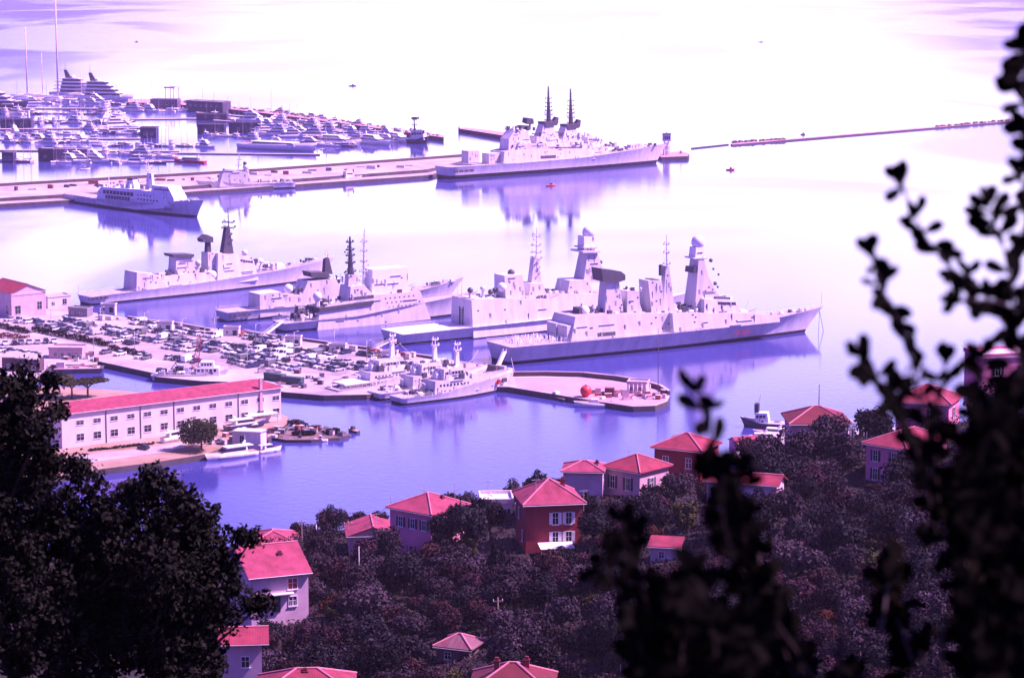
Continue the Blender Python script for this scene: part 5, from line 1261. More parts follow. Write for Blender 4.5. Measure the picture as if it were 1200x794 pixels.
for k, (a, b, m, lab) in enumerate([((726, 477), (672, 476.5), PALE, 'low pale boat lying left under the mole'), ((735, 476), (782, 472.5), PALE, 'pale launch moored under the shed on the mole'), ((664, 470.5), (642, 465), DARK, 'dark launch moored left of the red buoy'), ((716, 475.2), (698, 472.5), WHITE, 'white launch tucked between the low pale boat and the mole')]):
    A, B = G(*a), G(*b); d = B - A; o = motor_yacht(d.length, 0, m); o.name = 'workboat'; o.location = (A + B) / 2; o.rotation_euler = (0, 0, math.atan2(d.y, d.x)); o['label'] = lab
    MB().prof([(-d.length*.05, 1), (-d.length*.04, 2.8), (d.length*.12, 2.8), (d.length*.2, 1)], 1.0, .05, 0).build('wheelhouse', WHITE, o)
# boats round the slip by the warehouse
def moored(a, b, decks, hm, lab, z=0.0, cover=None):
    A, B = G(*a, z), G(*b, z); d = B - A; o = motor_yacht(d.length, decks, hm, cover); o.location = (A + B) / 2 - Vector((0, 0, 0 if z == 0 else -.6)); o.rotation_euler = (0, 0, math.atan2(d.y, d.x)); o['label'] = lab; return o
moored((300, 532), (240, 540), 1, GREY, 'longer grey workboat moored against the slip'); moored((303, 531), (330, 527), 1, PALE, 'shorter pale boat at the tip of the slip')
moored((264, 505), (312, 499), 1, NAVYH, 'white topped motor yacht hauled out behind the lean-to', 1.9); moored((190, 519), (222, 513.5), 1, WHITE, 'white motor yacht on the quay left of the round tree', 1.9)
moored((28, 570), (68, 560), 1, WHITE, 'white motor boat moored below the dark oak on the left')
o = root('barge', G(92, 436), math.radians(5), 'flat dark sided barge moored in the small basin', 'barge')
MB().prof([(-9, 0), (-9, 1.6), (8, 1.9), (9.5, 1.9), (8.5, 0)], 3.4, 0, 0).build('hull', DARK, o); MB().box(-8.8, 8, -3.2, 3.2, 1.62, 1.95).build('deck', CREAM, o)
MB().box(-8, -5, -2, 2, 1.95, 4.2).build('deckhouse', LILAC, o); R = random.Random(4)
for k in range(7): MB().box(*(lambda x, y: (x, x + 1.4, y, y + 1.2))(-4 + k * 1.6, R.uniform(-2.4, 1.2)), 1.95, 2.4 + R.random()).build('deck_crate', random.Random(k).choice([CREAM, METAL, DIRT]), o)
# tug and finger jetty near the hillside houses
w2 = Ship('workboat', 'small workboat with white crane house and dark bow, near the hillside houses', 'boat', (926, 503), (872, 499), 1, 2.6)
w2.hull(3.0, 2.6, [(0, 1.6), (.6, 1.8), (1, 3.4)], 1.5, .85, .5, 2.6, 2.0, side=1)
w2.block('wheelhouse', 2.0, [(884, 497), (885, 484), (899, 484), (901, 497)], .03, 4, mtop=4); w2.bandpx('wheelhouse/window', 2.0, (886, 488), (898, 488), 1.0, m=5, n=3, gap=.3)
w2.block('crane_house', 1.4, [(884, 485), (884, 473), (889, 473), (889, 485)], 0, 1); w2.pole('crane_jib', (888, 476), (892, 462), .25, .12, 0, 4); w2.clutter('deck_gear', 902, 924, (499, 500), 1.6, 14, 130, 1.6, ms=(4, 7, 6, 0)); w2.done()
moored((924, 512), (882, 509), 1, WHITE, 'white motor boat moored behind the shore jetty'); moored((906, 517), (868, 516), 1, WHITE, 'white open boat nearest the red house by the shore', 0, CANV)
house('boat_store', 'small pink roofed boat store on the shore quay', 'shed', (864, 519), None, 20, 8, 6, 2.8, 'gx', 1.4, PINKW, TILEP, [('f', 2, .8, 1, 1)], ground=1.8, sink=1)

for k, (a, b, m_, lab) in enumerate([((352, 516), (338, 516.5), DARK, 'small dark boat at the left side of the rocky point'), ((376, 517), (364, 517.5), WHITE, 'small white boat below the middle of the rocky point'), ((414, 506), (402, 503), DARK, 'small dark boat beyond the tip of the rocky point'), ((346, 499), (358, 497), PALE, 'small pale boat behind the rocky point')]):
    A, B = G(*a), G(*b); d = B - A; skiff(a, max(4.5, d.length), math.atan2(d.y, d.x), m_, lab)
# ------------------------------------------------------------------ houses on the hillside
W2 = lambda *a: a
red = house('villa', 'deep red square villa with white awning on its ground floor', 'house', (616, 592), 375, 10, 8.7, 8.5, 7.4, 'hip', 3.0, REDW, TILEP,
      [('f', 4.55, 4.35, .85, 1.75, FRAMEW, WIN), ('f', 6.6, 4.35, .85, 1.75, FRAMEW, WIN), ('f', 4.55, 1.4, .85, 1.75, FRAMEW, WIN), ('f', 6.6, 1.4, .85, 1.75, FRAMEW, WIN), ('l', 3, 4.3, .8, 1.6, SHUTD, WIN), ('l', 6, 1.4, .8, 1.6, SHUTD, WIN)], .55, [(6.6, 5.0, -.4)])
house('cottage', 'pale lilac cottage with pink roof beside the big oak, red upper shutters', 'house', (294, 677), 345, 22, 8.3, 13, 5.2, 'gx', 3.0, LILAC, TILEP,
      [('f', 6.0, 3.1, 1.3, 1.5, None, SHUTR), ('f', 6.0, .7, 1.1, 1.3, None, WIN, 1), ('l', 11.5, 2.6, 1.2, 1.5, None, SHUTR), ('l', 7.5, 2.6, 1.2, 1.5, None, SHUTR)], .5, [(3.2, 6.5, -.2), (5.4, 4.0, -1.0)], door=(3.6, 1.2, 2.2))
MB().box(2.9, 6.0, -1.0, -.02, 2.6, 2.72).build('door_canopy', WALLW, bpy.data.objects['cottage'])
house('cottage', 'low pink hipped roof just behind the pale lilac cottage', 'house', (292, 641), 405, 8, 8.0, 9, 3.6, 'hip', 1.7, LILAC, TILEP, [('f', 2, 1, 1, 1.2, SHUTD)], .5)
house('cottage', 'small gabled cottage with one dark attic window left of the corner house', 'house', (409, 628), 392, 6, 7.6, 8, 3.4, 'gy', 1.5, CREAM, TILEP, [('f', 4.0, 2.3, .8, .8, None, WIN)], .5)
house('villa', 'pink corner villa with antennas on its bright hipped roof, partly behind trees', 'house', (457, 594.5), 388, -38, 8.3, 8.6, 4.6, 'hip', 2.2, PINKW, TILEP,
      [('f', 2.2, 2.0, .8, 1.5, SHUTD), ('f', 4.6, 2.0, .8, 1.5, SHUTD), ('f', 6.9, 2.0, .8, 1.5, SHUTD), ('r', 3, 2.0, .8, 1.5, SHUTD)], .5, [(6, 5.5, -.8)])
house('villa', 'pale villa with bright pink hipped roof between the two red villas', 'house', (709, 547), 403, -42, 7.2, 7.4, 4.4, 'hip', 2.1, CREAM, TILE,
      [('f', 1.6, 1.3, .9, 2.0, SHUTD), ('f', 4.8, 1.3, .9, 2.0, SHUTD), ('r', 3, 1.4, .9, 1.8, SHUTD)], .5)
house('villa_annex', 'low pale annex with windowless wall left of the pale villa', 'house', (660, 552.5), 400, -6, 6.3, 5.5, 4.2, 'hip', 1.3, LILAC, TILEP, [('r', 2, 1.2, .8, 1.4)], .4, [(5.2, 2.6, -.3)])
house('villa', 'red villa with two blue windows right of the pale villa', 'house', (767, 524), 412, -27, 8.2, 7.6, 5.4, 'hip', 2.1, REDW, TILE,
      [('f', 2.0, 2.5, .95, 1.6, None, WIN), ('f', 6.1, 2.5, .95, 1.6, None, WIN), ('r', 3.5, 2.4, .9, 1.6, None, WIN)], .5)
house('cottage', 'white walled cottage with red roof half hidden by blurred leaves', 'house', (828, 563), 366, -20, 10.5, 4.4, 3.8, 'gx', 1.2, LILAC, TILE, [('f', 1.2, 1.2, .9, 1.7, None, WIN), ('f', 4.2, 1.2, .9, 1.7, SHUTD)], .5)
house('villa', 'house with wide red roof above the olive trees near the shore jetty', 'house', (928, 497), 424, 2, 9.6, 8.5, 4.4, 'hip', 2.3, CREAM, TILED, [('f', 2.2, 1.4, 1.2, 1.5, None, WIN), ('f', 6.4, 1.4, 1.0, 1.5, SHUTD)], .6)
house('villa', 'pink villa with dark shutters behind the blurred twigs', 'house', (1015, 519.5), 392, -42, 7.4, 11.5, 6.2, 'hip', 2.0, PINKW, TILE,
      [('f', 1.8, 3.7, .8, 1.7, SHUTD), ('f', 5.2, 3.7, .8, 1.7, SHUTD), ('f', 1.8, 0.8, .8, 1.7, SHUTD), ('f', 3.6, .8, .8, 1.7), ('f', 5.4, .8, .8, 1.7, SHUTD), ('r', 2.5, 3.4, .8, 1.7, SHUTD), ('r', 9, 3.4, .8, 1.7, SHUTD)], .5)
house('villa', 'pink house with red roof higher up the slope behind the shuttered villa', 'house', (1050, 470), 442, -22, 9.4, 8.5, 6.0, 'hip', 2.6, PINKW, TILE, [('f', 2.2, 3.2, 1.0, 1.7, SHUTD), ('f', 6.6, 3.2, 1.0, 1.7, SHUTD), ('r', 4, 3.2, 1, 1.7, SHUTD)], .6)
house('villa', 'light pink house with flat white roof at the right picture edge', 'house', (1152, 420), 455, 14, 12, 8, 6.0, 'flat', 0, PINKW, WALLW, [('f', 3, 2.8, 1.0, 1.7, SHUTD), ('f', 8, 2.8, 1.0, 1.7, SHUTD)], .6)
house('farmhouse', 'pale farmhouse wall with red eaves at the foot of the big oak', 'house', (254, 754), 300, 6, 5.4, 6, 4.4, 'gx', 1.2, LILAC, TILE, [('f', 3.4, 1.4, .9, 1.3, None, WIN)], .9)
house('farmhouse', 'wide red roof cut by the bottom edge left of centre', 'house', (306, 817), 283, 4, 10.4, 8, 4.0, 'hip', 2.2, CREAM, TILE, [('f', 3, 1, 1, 1.4)], .6, [(5.0, 3.6, -.3)])
house('farmhouse', 'dark red roof with two chimney pots at the bottom edge', 'house', (553, 812), 283, -4, 8.8, 8, 4.0, 'hip', 2.6, REDW, TILED, [('f', 3, 1, 1, 1.4)], .6, [(2.6, 3.6, .2), (6.0, 4.6, .1)])
house('garden_shed', 'small shed with bright red sloping roof in the olives right of the red villa', 'shed', (762, 640), 348, -12, 4.0, 3.0, 2.4, 'shed', .7, LILAC, TILE, [('f', 1.6, .9, .7, .8)], .4)
house('tin_hut', 'tin roofed hut with rusty striped roof below the red villa', 'shed', (513, 757), 318, -22, 4.4, 4.0, 2.3, 'hip', 1.4, mat('old boards', (.16, .12, .12), .9), TIN, [('f', 1.4, .8, .8, .9)], .5)
house('roof_terrace_house', 'flat white roofed house with satellite dish left of the red villa', 'house', (564, 590), 398, 3, 5.0, 6, 3.2, 'flat', 0, WALLW, WALLW, [('f', 1.6, 1, .9, 1.3, SHUTD), ('f', 3.6, 1, .9, 1.3, SHUTD)], .4)
# awning, its posts and the van below it
pe = red; a_ = math.radians(10)
o = root('awning', pe.matrix_basis @ Vector((1.8, -.2, 1.35)), a_, 'white flat awning on thin posts in front of the deep red villa', 'awning')
MB().add([(0, 0, .25), (5.2, 0, .25), (5.2, -2.6, -.15), (0, -2.6, -.15), (0, 0, .31), (5.2, 0, .31), (5.2, -2.6, -.09), (0, -2.6, -.09)], [(0,3,2,1),(4,5,6,7),(0,1,5,4),(1,2,6,5),(2,3,7,6),(3,0,4,7)]).build('canopy', WHITE, o)
for x in (.1, 2.6, 5.1): MB().cyl((x, -2.5, -3.2), (x, -2.5, -.16), .06, .06, 6).build('post', METAL, o)
tag(link('parked_car', CARM[('pale blue', 'hatch')], None, pe.matrix_basis @ Vector((5.8, -4.2, -.9)), a_ + 2.9), 'pale blue car parked at the right end of the white awning', 'car')
q = AT(655, 652, 369); 
# poles, antennas, fences
def upole(px, pyb, pyt, Y, label, r=.12, arm=False, m=WOODP, name='utility_pole', cat='pole'):
    b = AT(px, pyb, Y); s = Y / FPX; h = (pyb - pyt) * s; o = root(name, b, .2, label, cat); MB().cyl((0, 0, -2.5), (0, 0, h), r, r * .7, 7).build('post', m, o)
    if arm:
        MB().box(-.7, .7, -.06, .06, h - .6, h - .45).build('crossarm', m, o)
        for x in (-.6, 0, .6): MB().cyl((x, 0, h - .45), (x, 0, h - .22), .06, .04, 6).build('insulator', WHITE, o)
    return o
P_ = [upole(354, 650, 606, 398, 'dark utility pole right behind the pale lilac cottage', arm=True), upole(371, 650, 612, 398, 'thin pale pole between cottage and gabled cottage', .07, False, METAL), upole(408, 640, 608, 396, 'dark utility pole at the gabled cottage corner', arm=True),
      upole(421, 690, 637, 362, 'pale slim concrete pole standing in the olive terrace', .11, False, CONC), upole(583.5, 738, 697, 322, 'dark wooden pole in the thicket below the red villa', arm=True), upole(959.5, 486, 449, 436, 'tall bare pole behind the wide red roof', .12),
      upole(995, 532, 498, 398, 'utility pole left of the shuttered pink villa', arm=True), upole(727, 808, 776, 292, 'pale thin stake at the bottom edge', .06, False, CONC)]
def antenna(px, pyb, pyt, Y, label, dish=False):
    b = AT(px, pyb, Y); h = (pyb - pyt) * Y / FPX; o = root('roof_antenna', b, .4, label, 'antenna')
    MB().cyl((0, 0, -1.4), (0, 0, h), .045, .035, 5).build('mast', METAL, o)
    e = MB().cyl((-.7, 0, h - .15), (.7, 0, h - .15), .025, .025, 4)
    for k in range(6): e.cyl((-.6 + .24 * k, -.35, h - .15), (-.6 + .24 * k, .35, h - .15), .02, .02, 4)
    e.cyl((0, -.5, h - .8), (0, .5, h - .8), .025, .025, 4); e.build('aerial_element', METAL, o)
    if dish: MB().cyl((.5, 0, .5), (.62, -.08, .56), .42, .12, 14).cyl((0, 0, .4), (.5, 0, .5), .04, .04, 4).build('dish', GREY, o)
antenna(572, 583, 561, 399, 'tall antenna with dish on the white roof terrace', True); antenna(533, 588, 566, 391, 'antenna on the right slope of the pink corner villa'); antenna(497, 582, 569, 389, 'short antenna at the ridge of the pink corner villa')
antenna(441, 620, 600, 394, 'antenna above the small gabled cottage'); antenna(458, 592, 581, 389, 'short antenna at the left eave of the pink corner villa'); antenna(628, 578, 560, 378, 'antenna on the left hip of the deep red villa')
antenna(684, 588, 573, 379, 'short antenna at the right eave of the deep red villa'); antenna(737, 540, 527, 405, 'antenna at the top of the pale villa roof'); antenna(1046, 470, 440, 444, 'tall antenna beside the house behind the shuttered villa')
CABLE = mat('black overhead cable', (.02, .02, .02), .7)
def cable(A, B, sag, label):
    pts = [A + (B - A) * (i / 10) - Vector((0, 0, sag * 4 * (i / 10) * (1 - i / 10))) - A for i in range(11)]
    tag(MB().tube(pts, .025, 4).build('overhead_cable', CABLE, None, A), label, 'cable', 'overhead cables')
top = lambda o: o.matrix_basis.translation + Vector((0, 0, max(v.co.z for v in o.children[0].data.vertices) - .4))
cable(top(P_[0]), top(P_[2]), .8, 'overhead cable between the two dark utility poles left of centre'); cable(top(P_[2]), AT(456, 592, 389), .5, 'overhead cable from gabled cottage pole to the pink corner villa'); cable(top(P_[6]), AT(1014, 522, 393), .3, 'overhead cable to the shuttered pink villa')
o = root('pergola', AT(1000, 516, 412), .1, 'white pergola frame at the right end of the wide red roof', 'pergola')
for x in (0, 2.2):
    for y in (0, 2): MB().box(x, x + .12, y, y + .12, -2, 2.8).build('post', WHITE, o)
MB().box(-.3, 2.6, -.1, .05, 2.8, 2.95).box(-.3, 2.6, 2.05, 2.2, 2.8, 2.95).build('beam', WHITE, o)
for k in range(6): MB().box(-.1 + k * .46, 0 + k * .46, -.4, 2.5, 2.952, 3.05).build('rafter', WHITE, o)
# low terrace walls and bits of garden
STONE = mat('dry stone terrace wall', (.22, .16, .14), .95, .45, .8, bump=.5)
def terrace(px, Y, h, label):
    pts = [AT(a, b, Y + dy) for a, b, dy in px]; mb = MB(); o0 = pts[0]
    for A, B in zip(pts, pts[1:]):
        d = (B - A); n_ = Vector((-d.y, d.x, 0)).normalized() * .25; A, B = A - o0, B - o0
        mb.add([A - n_ - Vector((0,0,1.5)), B - n_ - Vector((0,0,1.5)), B + n_ - Vector((0,0,1.5)), A + n_ - Vector((0,0,1.5)), A - n_ + Vector((0,0,h)), B - n_ + Vector((0,0,h)), B + n_ + Vector((0,0,h)), A + n_ + Vector((0,0,h))], [(0,3,2,1),(4,5,6,7),(0,1,5,4),(1,2,6,5),(2,3,7,6),(3,0,4,7)])
    tag(mb.build('terrace_wall', STONE, None, o0), label, 'wall', 'dry stone terrace walls')
terrace([(420, 685, 0), (445, 676, 4), (470, 668, 8)], 365, .5, 'pinkish stone terrace wall climbing right of the pale pole'); terrace([(470, 688, 0), (520, 682, 2)], 358, .4, 'short terrace wall below the pink corner villa')
terrace([(600, 703, 0), (630, 706, 0)], 338, .3, 'pale low wall in the garden below the red villa'); terrace([(470, 770, 0), (500, 758, 2)], 312, .3, 'stone wall left of the tin roofed hut')
# ------------------------------------------------------------------ vegetation
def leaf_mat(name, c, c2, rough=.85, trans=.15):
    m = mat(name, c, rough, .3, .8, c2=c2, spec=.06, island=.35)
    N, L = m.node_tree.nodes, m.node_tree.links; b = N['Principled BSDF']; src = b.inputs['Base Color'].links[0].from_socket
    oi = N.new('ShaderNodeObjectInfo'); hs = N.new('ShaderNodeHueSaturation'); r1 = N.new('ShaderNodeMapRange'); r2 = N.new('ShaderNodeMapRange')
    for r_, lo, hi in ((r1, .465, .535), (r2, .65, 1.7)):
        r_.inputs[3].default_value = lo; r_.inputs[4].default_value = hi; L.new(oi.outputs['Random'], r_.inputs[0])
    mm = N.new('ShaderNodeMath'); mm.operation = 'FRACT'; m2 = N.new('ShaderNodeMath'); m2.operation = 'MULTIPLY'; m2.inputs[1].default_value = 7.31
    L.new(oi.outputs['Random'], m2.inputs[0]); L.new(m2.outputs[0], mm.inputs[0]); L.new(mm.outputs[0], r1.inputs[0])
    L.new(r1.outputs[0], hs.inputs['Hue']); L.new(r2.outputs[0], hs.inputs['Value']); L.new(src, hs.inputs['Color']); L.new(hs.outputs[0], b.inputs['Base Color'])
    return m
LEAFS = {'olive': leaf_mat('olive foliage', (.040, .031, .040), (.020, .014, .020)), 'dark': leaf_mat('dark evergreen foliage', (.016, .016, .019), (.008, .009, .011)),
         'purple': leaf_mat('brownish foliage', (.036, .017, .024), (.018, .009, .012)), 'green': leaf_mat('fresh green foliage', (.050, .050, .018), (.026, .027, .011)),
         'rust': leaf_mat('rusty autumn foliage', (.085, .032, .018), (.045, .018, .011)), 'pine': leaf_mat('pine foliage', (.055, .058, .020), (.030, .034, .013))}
BARK = mat('grey brown bark', (.075, .055, .045), .95, .4, 2.0, stretch=(1, 1, .3), bump=.5)
def np_mesh(name, V, F, mt):
    me = bpy.data.meshes.new(name); n, k = F.shape
    me.vertices.add(len(V)); me.vertices.foreach_set('co', V.astype(np.float32).ravel())
    me.loops.add(n * k); me.loops.foreach_set('vertex_index', F.astype(np.int32).ravel())
    me.polygons.add(n); me.polygons.foreach_set('loop_start', np.arange(0, n * k, k, dtype=np.int32)); me.polygons.foreach_set('loop_total', np.full(n, k, dtype=np.int32))
    me.materials.append(mt); me.update(calc_edges=True); me.validate(); return me
def sprays(P, Nrm, size, rng, aspect=.6, jit=.7):
    """one leaf-shaped face (bent diamond) at each point P, facing about along Nrm"""
    n = len(P); d = Nrm + rng.normal(0, jit, (n, 3)); d /= np.linalg.norm(d, axis=1)[:, None] + 1e-9
    t = rng.normal(0, 1, (n, 3)); t -= (t * d).sum(1)[:, None] * d; t /= np.linalg.norm(t, axis=1)[:, None] + 1e-9
    b = np.cross(d, t); s = size * rng.uniform(.6, 1.4, (n, 1))
    V = np.stack([P - t * s, P - b * s * aspect + d * s * .18, P + t * s, P + b * s * aspect + d * s * .18], 1).reshape(-1, 3)
    return V, np.arange(4 * n).reshape(-1, 4)
def crown(name, lobes, n, size, mt, seed, aspect=.6, shell=.55):
    """lobes: (cx, cy, cz, rx, ry, rz); foliage sprays crowd towards each lobe's skin, thinning irregularly"""
    rng = np.random.default_rng(seed); vol = np.array([l[3] * l[4] * l[5] for l in lobes]) ** .7; vol /= vol.sum()
    P, Nn = [], []
    for l, w in zip(lobes, vol):
        k = int(n * w); d = rng.normal(0, 1, (k, 3)); d /= np.linalg.norm(d, axis=1)[:, None]
        r = shell + (1 - shell) * rng.random((k, 1)) ** .6
        tuft = 1 + .16 * np.sin(d[:, :1] * 7 + seed) * np.sin(d[:, 1:2] * 6 + 1.3 * seed) + .10 * np.sin(d[:, 2:] * 9)
        P.append(np.array(l[:3]) + d * r * tuft * np.array(l[3:])); Nn.append(d)
    V, F = sprays(np.concatenate(P), np.concatenate(Nn), size, rng, aspect)
    return np_mesh(name, V, F, mt)
def limbs(name, trunk_h, r, spread, nl, seed, lean=0.1):
    R = random.Random(seed); mb = MB(); tip = Vector((R.uniform(-lean, lean) * trunk_h, R.uniform(-lean, lean) * trunk_h, trunk_h))
    mid = tip * .5 + Vector((R.uniform(-.1, .1), R.uniform(-.1, .1), 0))
    mb.tube([Vector((0, 0, -.8)), Vector((0, 0, .2)), mid, tip], [r * 1.5, r * 1.1, r * .9, r * .75], 8)
    for i in range(nl):
        a = 2 * math.pi * i / nl + R.uniform(-.4, .4); e = tip + Vector((math.cos(a) * spread * R.uniform(.5, 1), math.sin(a) * spread * R.uniform(.5, 1), spread * R.uniform(.4, 1)))
        k = tip + (e - tip) * .5 + Vector((0, 0, .15 * spread)); mb.tube([tip - Vector((0, 0, .1)), k, e], [r * .6, r * .4, r * .15], 6)
        for j in range(2):
            e2 = e + Vector((R.uniform(-.5, .5), R.uniform(-.5, .5), R.uniform(.1, .5))) * spread * .6; mb.tube([k, e2], [r * .25, r * .08], 4)
    return mb.mesh(name, BARK)
def tree_proto(kind, seed, H, R_, n, size, leaf):
    rr = random.Random(seed); lob = []
    if kind == 'cypress':
        for k in range(7): f = k / 6; lob.append((rr.uniform(-.1, .1), rr.uniform(-.1, .1), H * (.12 + .8 * f), R_ * (1.02 - .85 * f ** 1.4), R_ * (1.02 - .85 * f ** 1.4), H * .14))
        tk = limbs('trunk', H * .2, .16, R_ * .4, 3, seed)
    elif kind == 'pine':
        for k in range(9):
            a = rr.uniform(0, 6.28); q = R_ * rr.uniform(.2, .75); lob.append((q * math.cos(a), q * math.sin(a), H * rr.uniform(.80, .92), R_ * .42, R_ * .42, H * .10))
        lob.append((0, 0, H * .88, R_ * .6, R_ * .6, H * .12)); tk = limbs('trunk', H * .55, .26, R_ * .6, 6, seed)
    else:
        for k in range(8):
            a = rr.uniform(0, 6.28); q = R_ * rr.uniform(.25, .68); s = rr.uniform(.36, .56)
            lob.append((q * math.cos(a), q * math.sin(a), H * rr.uniform(.42, .80), R_ * s, R_ * s, H * .26 * rr.uniform(.7, 1.1)))
        lob.append((0, 0, H * .62, R_ * .5, R_ * .5, H * .3)); tk = limbs('trunk', H * .3, .14 + H * .012, R_ * .6, 5, seed)
    return (tk, crown('crown', lob, n, size, leaf, seed))
TP = {}
for k in range(3): TP[('olive', k)] = tree_proto('round', 10 + k, 4.2 + .5 * k, 2.5 + .2 * k, 2600, .20, LEAFS['olive'])
for k in range(3): TP[('dark', k)] = tree_proto('round', 20 + k, 5.4 + .7 * k, 2.6 + .2 * k, 2800, .22, LEAFS['dark'])
for k in range(3): TP[('purple', k)] = tree_proto('round', 30 + k, 4.0 + .5 * k, 2.1 + .2 * k, 2200, .19, LEAFS['purple'])
for k in range(2): TP[('green', k)] = tree_proto('round', 40 + k, 3.4 + .6 * k, 1.9, 2000, .19, LEAFS['green'])
for k in range(1): TP[('rust', k)] = tree_proto('round', 50 + k, 2.6, 1.5, 1400, .17, LEAFS['rust'])
TP[('cypress', 0)] = tree_proto('cypress', 60, 9.0, 1.5, 3200, .20, LEAFS['dark'])
TP[('pine', 0)] = tree_proto('pine', 70, 7.0, 5.0, 4200, .26, LEAFS['pine']); TP[('pine', 1)] = tree_proto('pine', 71, 6.0, 4.2, 3600, .26, LEAFS['pine'])
KINDW = {'olive': ('olive_tree', 'grey olive tree'), 'dark': ('evergreen_tree', 'dark evergreen tree'), 'purple': ('fruit_tree', 'brownish bare-looking fruit tree'), 'green': ('garden_tree', 'fresh green garden tree'), 'rust': ('shrub', 'rusty autumn shrub'), 'cypress': ('cypress_tree', 'tall dark cypress'), 'pine': ('umbrella_pine', 'flat topped umbrella pine')}
def plant(kind, k, loc, s, label, group=None, rz=0.0, sz=None):
    tk, cr = TP[(kind, k)]; nm = KINDW[kind][0]; o = root(nm, loc, rz, label, 'shrub' if kind == 'rust' else 'tree', group); o.scale = (s, s, sz or s)
    link('trunk', tk, o); link('crown', cr, o); return o
LAND = [('the deep red villa', 645, 600), ('the lilac cottage', 330, 690), ('the gabled cottage', 432, 632), ('the pink corner villa', 500, 605), ('the pale villa', 735, 555), ('the second red villa', 805, 535), ('the white walled cottage', 872, 580),
        ('the wide red roof', 970, 492), ('the shuttered pink villa', 1075, 540), ('the tin roofed hut', 535, 750), ('the garden shed', 778, 635), ('the slim concrete pole', 421, 665), ('the dark red roof at the bottom', 600, 790), ('the bottom left red roof', 352, 790), ('the flat white house', 1180, 430), ('the white stake at the bottom', 727, 790)]
def project(p):
    d = Vector(p) - Vector((0, 0, CAMZ)); f = d.y * CP - d.z * SP; u = d.y * SP + d.z * CP
    return 600 + FPX * d.x / f, 397 - FPX * u / f
cand = []; R = random.Random(2024)
def blocked(px, py, Y, s, Hh):
    sc = FPX / Y
    for (l, r, t, b, HY, *_r) in HOUSE_BOXES:
        if Y < HY + 9 and px + s * sc > l and px - s * sc < r:
            if Y > HY - 3.0 and Y < HY + 9: return True
            if Y <= HY and py - Hh * sc < b: return True
    return False
tries = 0
while len(cand) < 470 and tries < 20000:
    tries += 1
    px = R.uniform(282, 1225); Y = R.uniform(290, 424) if px < 900 else R.uniform(246, 440)
    x = (px - 600) / FPX * Y * 1.0; z = hill(x, Y); pxx, pyy = project((x, Y, z))
    if pyy > 860 or pxx < 275: continue
    k = R.choices(['olive', 'dark', 'purple', 'green', 'rust'], [5, 3.2, 3.6, .9, .5])[0]
    s = R.uniform(.72, 1.25); Hh = {'olive': 4.4, 'dark': 5.6, 'purple': 4.2, 'green': 3.6, 'rust': 2.6}[k] * s; rad = {'olive': 2.5, 'dark': 2.6, 'purple': 2.2, 'green': 1.9, 'rust': 1.5}[k] * s
    if pxx < 650 and Y > 398 and Hh > 4.2: continue
    if blocked(pxx, pyy, Y, rad, Hh): continue
    if any((x - c[1]) ** 2 + (Y - c[2]) ** 2 < (1.15 * (rad + c[6]) * .46) ** 2 for c in cand): continue
    cand.append((k, x, Y, z, s, R.uniform(0, 6.28), rad, pxx, pyy))
# hand placed: the clumps one notices
hand = [('cypress', 579, 690, 352, .95), ('cypress', 589, 688, 356, .75), ('dark', 550, 655, 372, 1.25), ('dark', 525, 640, 378, 1.15), ('dark', 575, 645, 384, 1.0), ('dark', 702, 622, 372, 1.15), ('olive', 722, 620, 374, 1.2), ('olive', 748, 615, 377, 1.1), ('dark', 690, 610, 384, 1.0), ('green', 712, 640, 366, 1.0),
        ('olive', 790, 592, 388, 1.1), ('dark', 770, 605, 382, 1.0), ('olive', 905, 560, 396, 1.5), ('olive', 940, 545, 398, 1.5), ('olive', 985, 550, 396, 1.6), ('olive', 965, 530, 408, 1.3), ('dark', 1018, 500, 425, 1.3), ('purple', 430, 668, 372, 1.1), ('purple', 396, 676, 364, 1.2), ('olive', 452, 660, 378, 1.1), ('olive', 848, 600, 352, 1.1), ('dark', 885, 606, 350, 1.1), ('olive', 925, 600, 352, 1.2), ('rust', 384, 722, 348, 1.3), ('rust', 402, 716, 350, 1.0), ('green', 408, 730, 345, .9), ('dark', 1060, 600, 352, 1.3), ('dark', 1150, 480, 420, 1.5), ('dark', 1185, 480, 425, 1.7)]
for k, px, py, Y, s in hand:
    x = AT(px, py, Y).x; cand.append((k, x, Y, hill(x, Y), s, px % 6.28, 2.5 * s, *project((x, Y, hill(x, Y)))))
seen = {}
for c in sorted(cand, key=lambda c: (c[7] - 600) ** 2):
    k = c[0]
    lm = min(LAND, key=lambda L: (c[7] - L[1]) ** 2 + 1.5 * (c[8] - L[2]) ** 2); dx, dy = c[7] - lm[1], c[8] - lm[2]
    side = ('left of' if dx < 0 else 'right of') if abs(dx) > abs(dy) * .9 else ('below' if dy > 0 else 'above')
    key = (KINDW[k][1], side, lm[0]); i = seen.get(key, 0); seen[key] = i + 1
    size = ''
    lab = '%s %s %s, %s one out' % (KINDW[k][1], side, lm[0], nth(i))
    nk = len([q for q in TP if q[0] == k])
    plant(k, int(c[5] * 97) % nk, (c[1], c[2], c[3] - .15), c[4], lab, 'trees on the hillside', c[5])
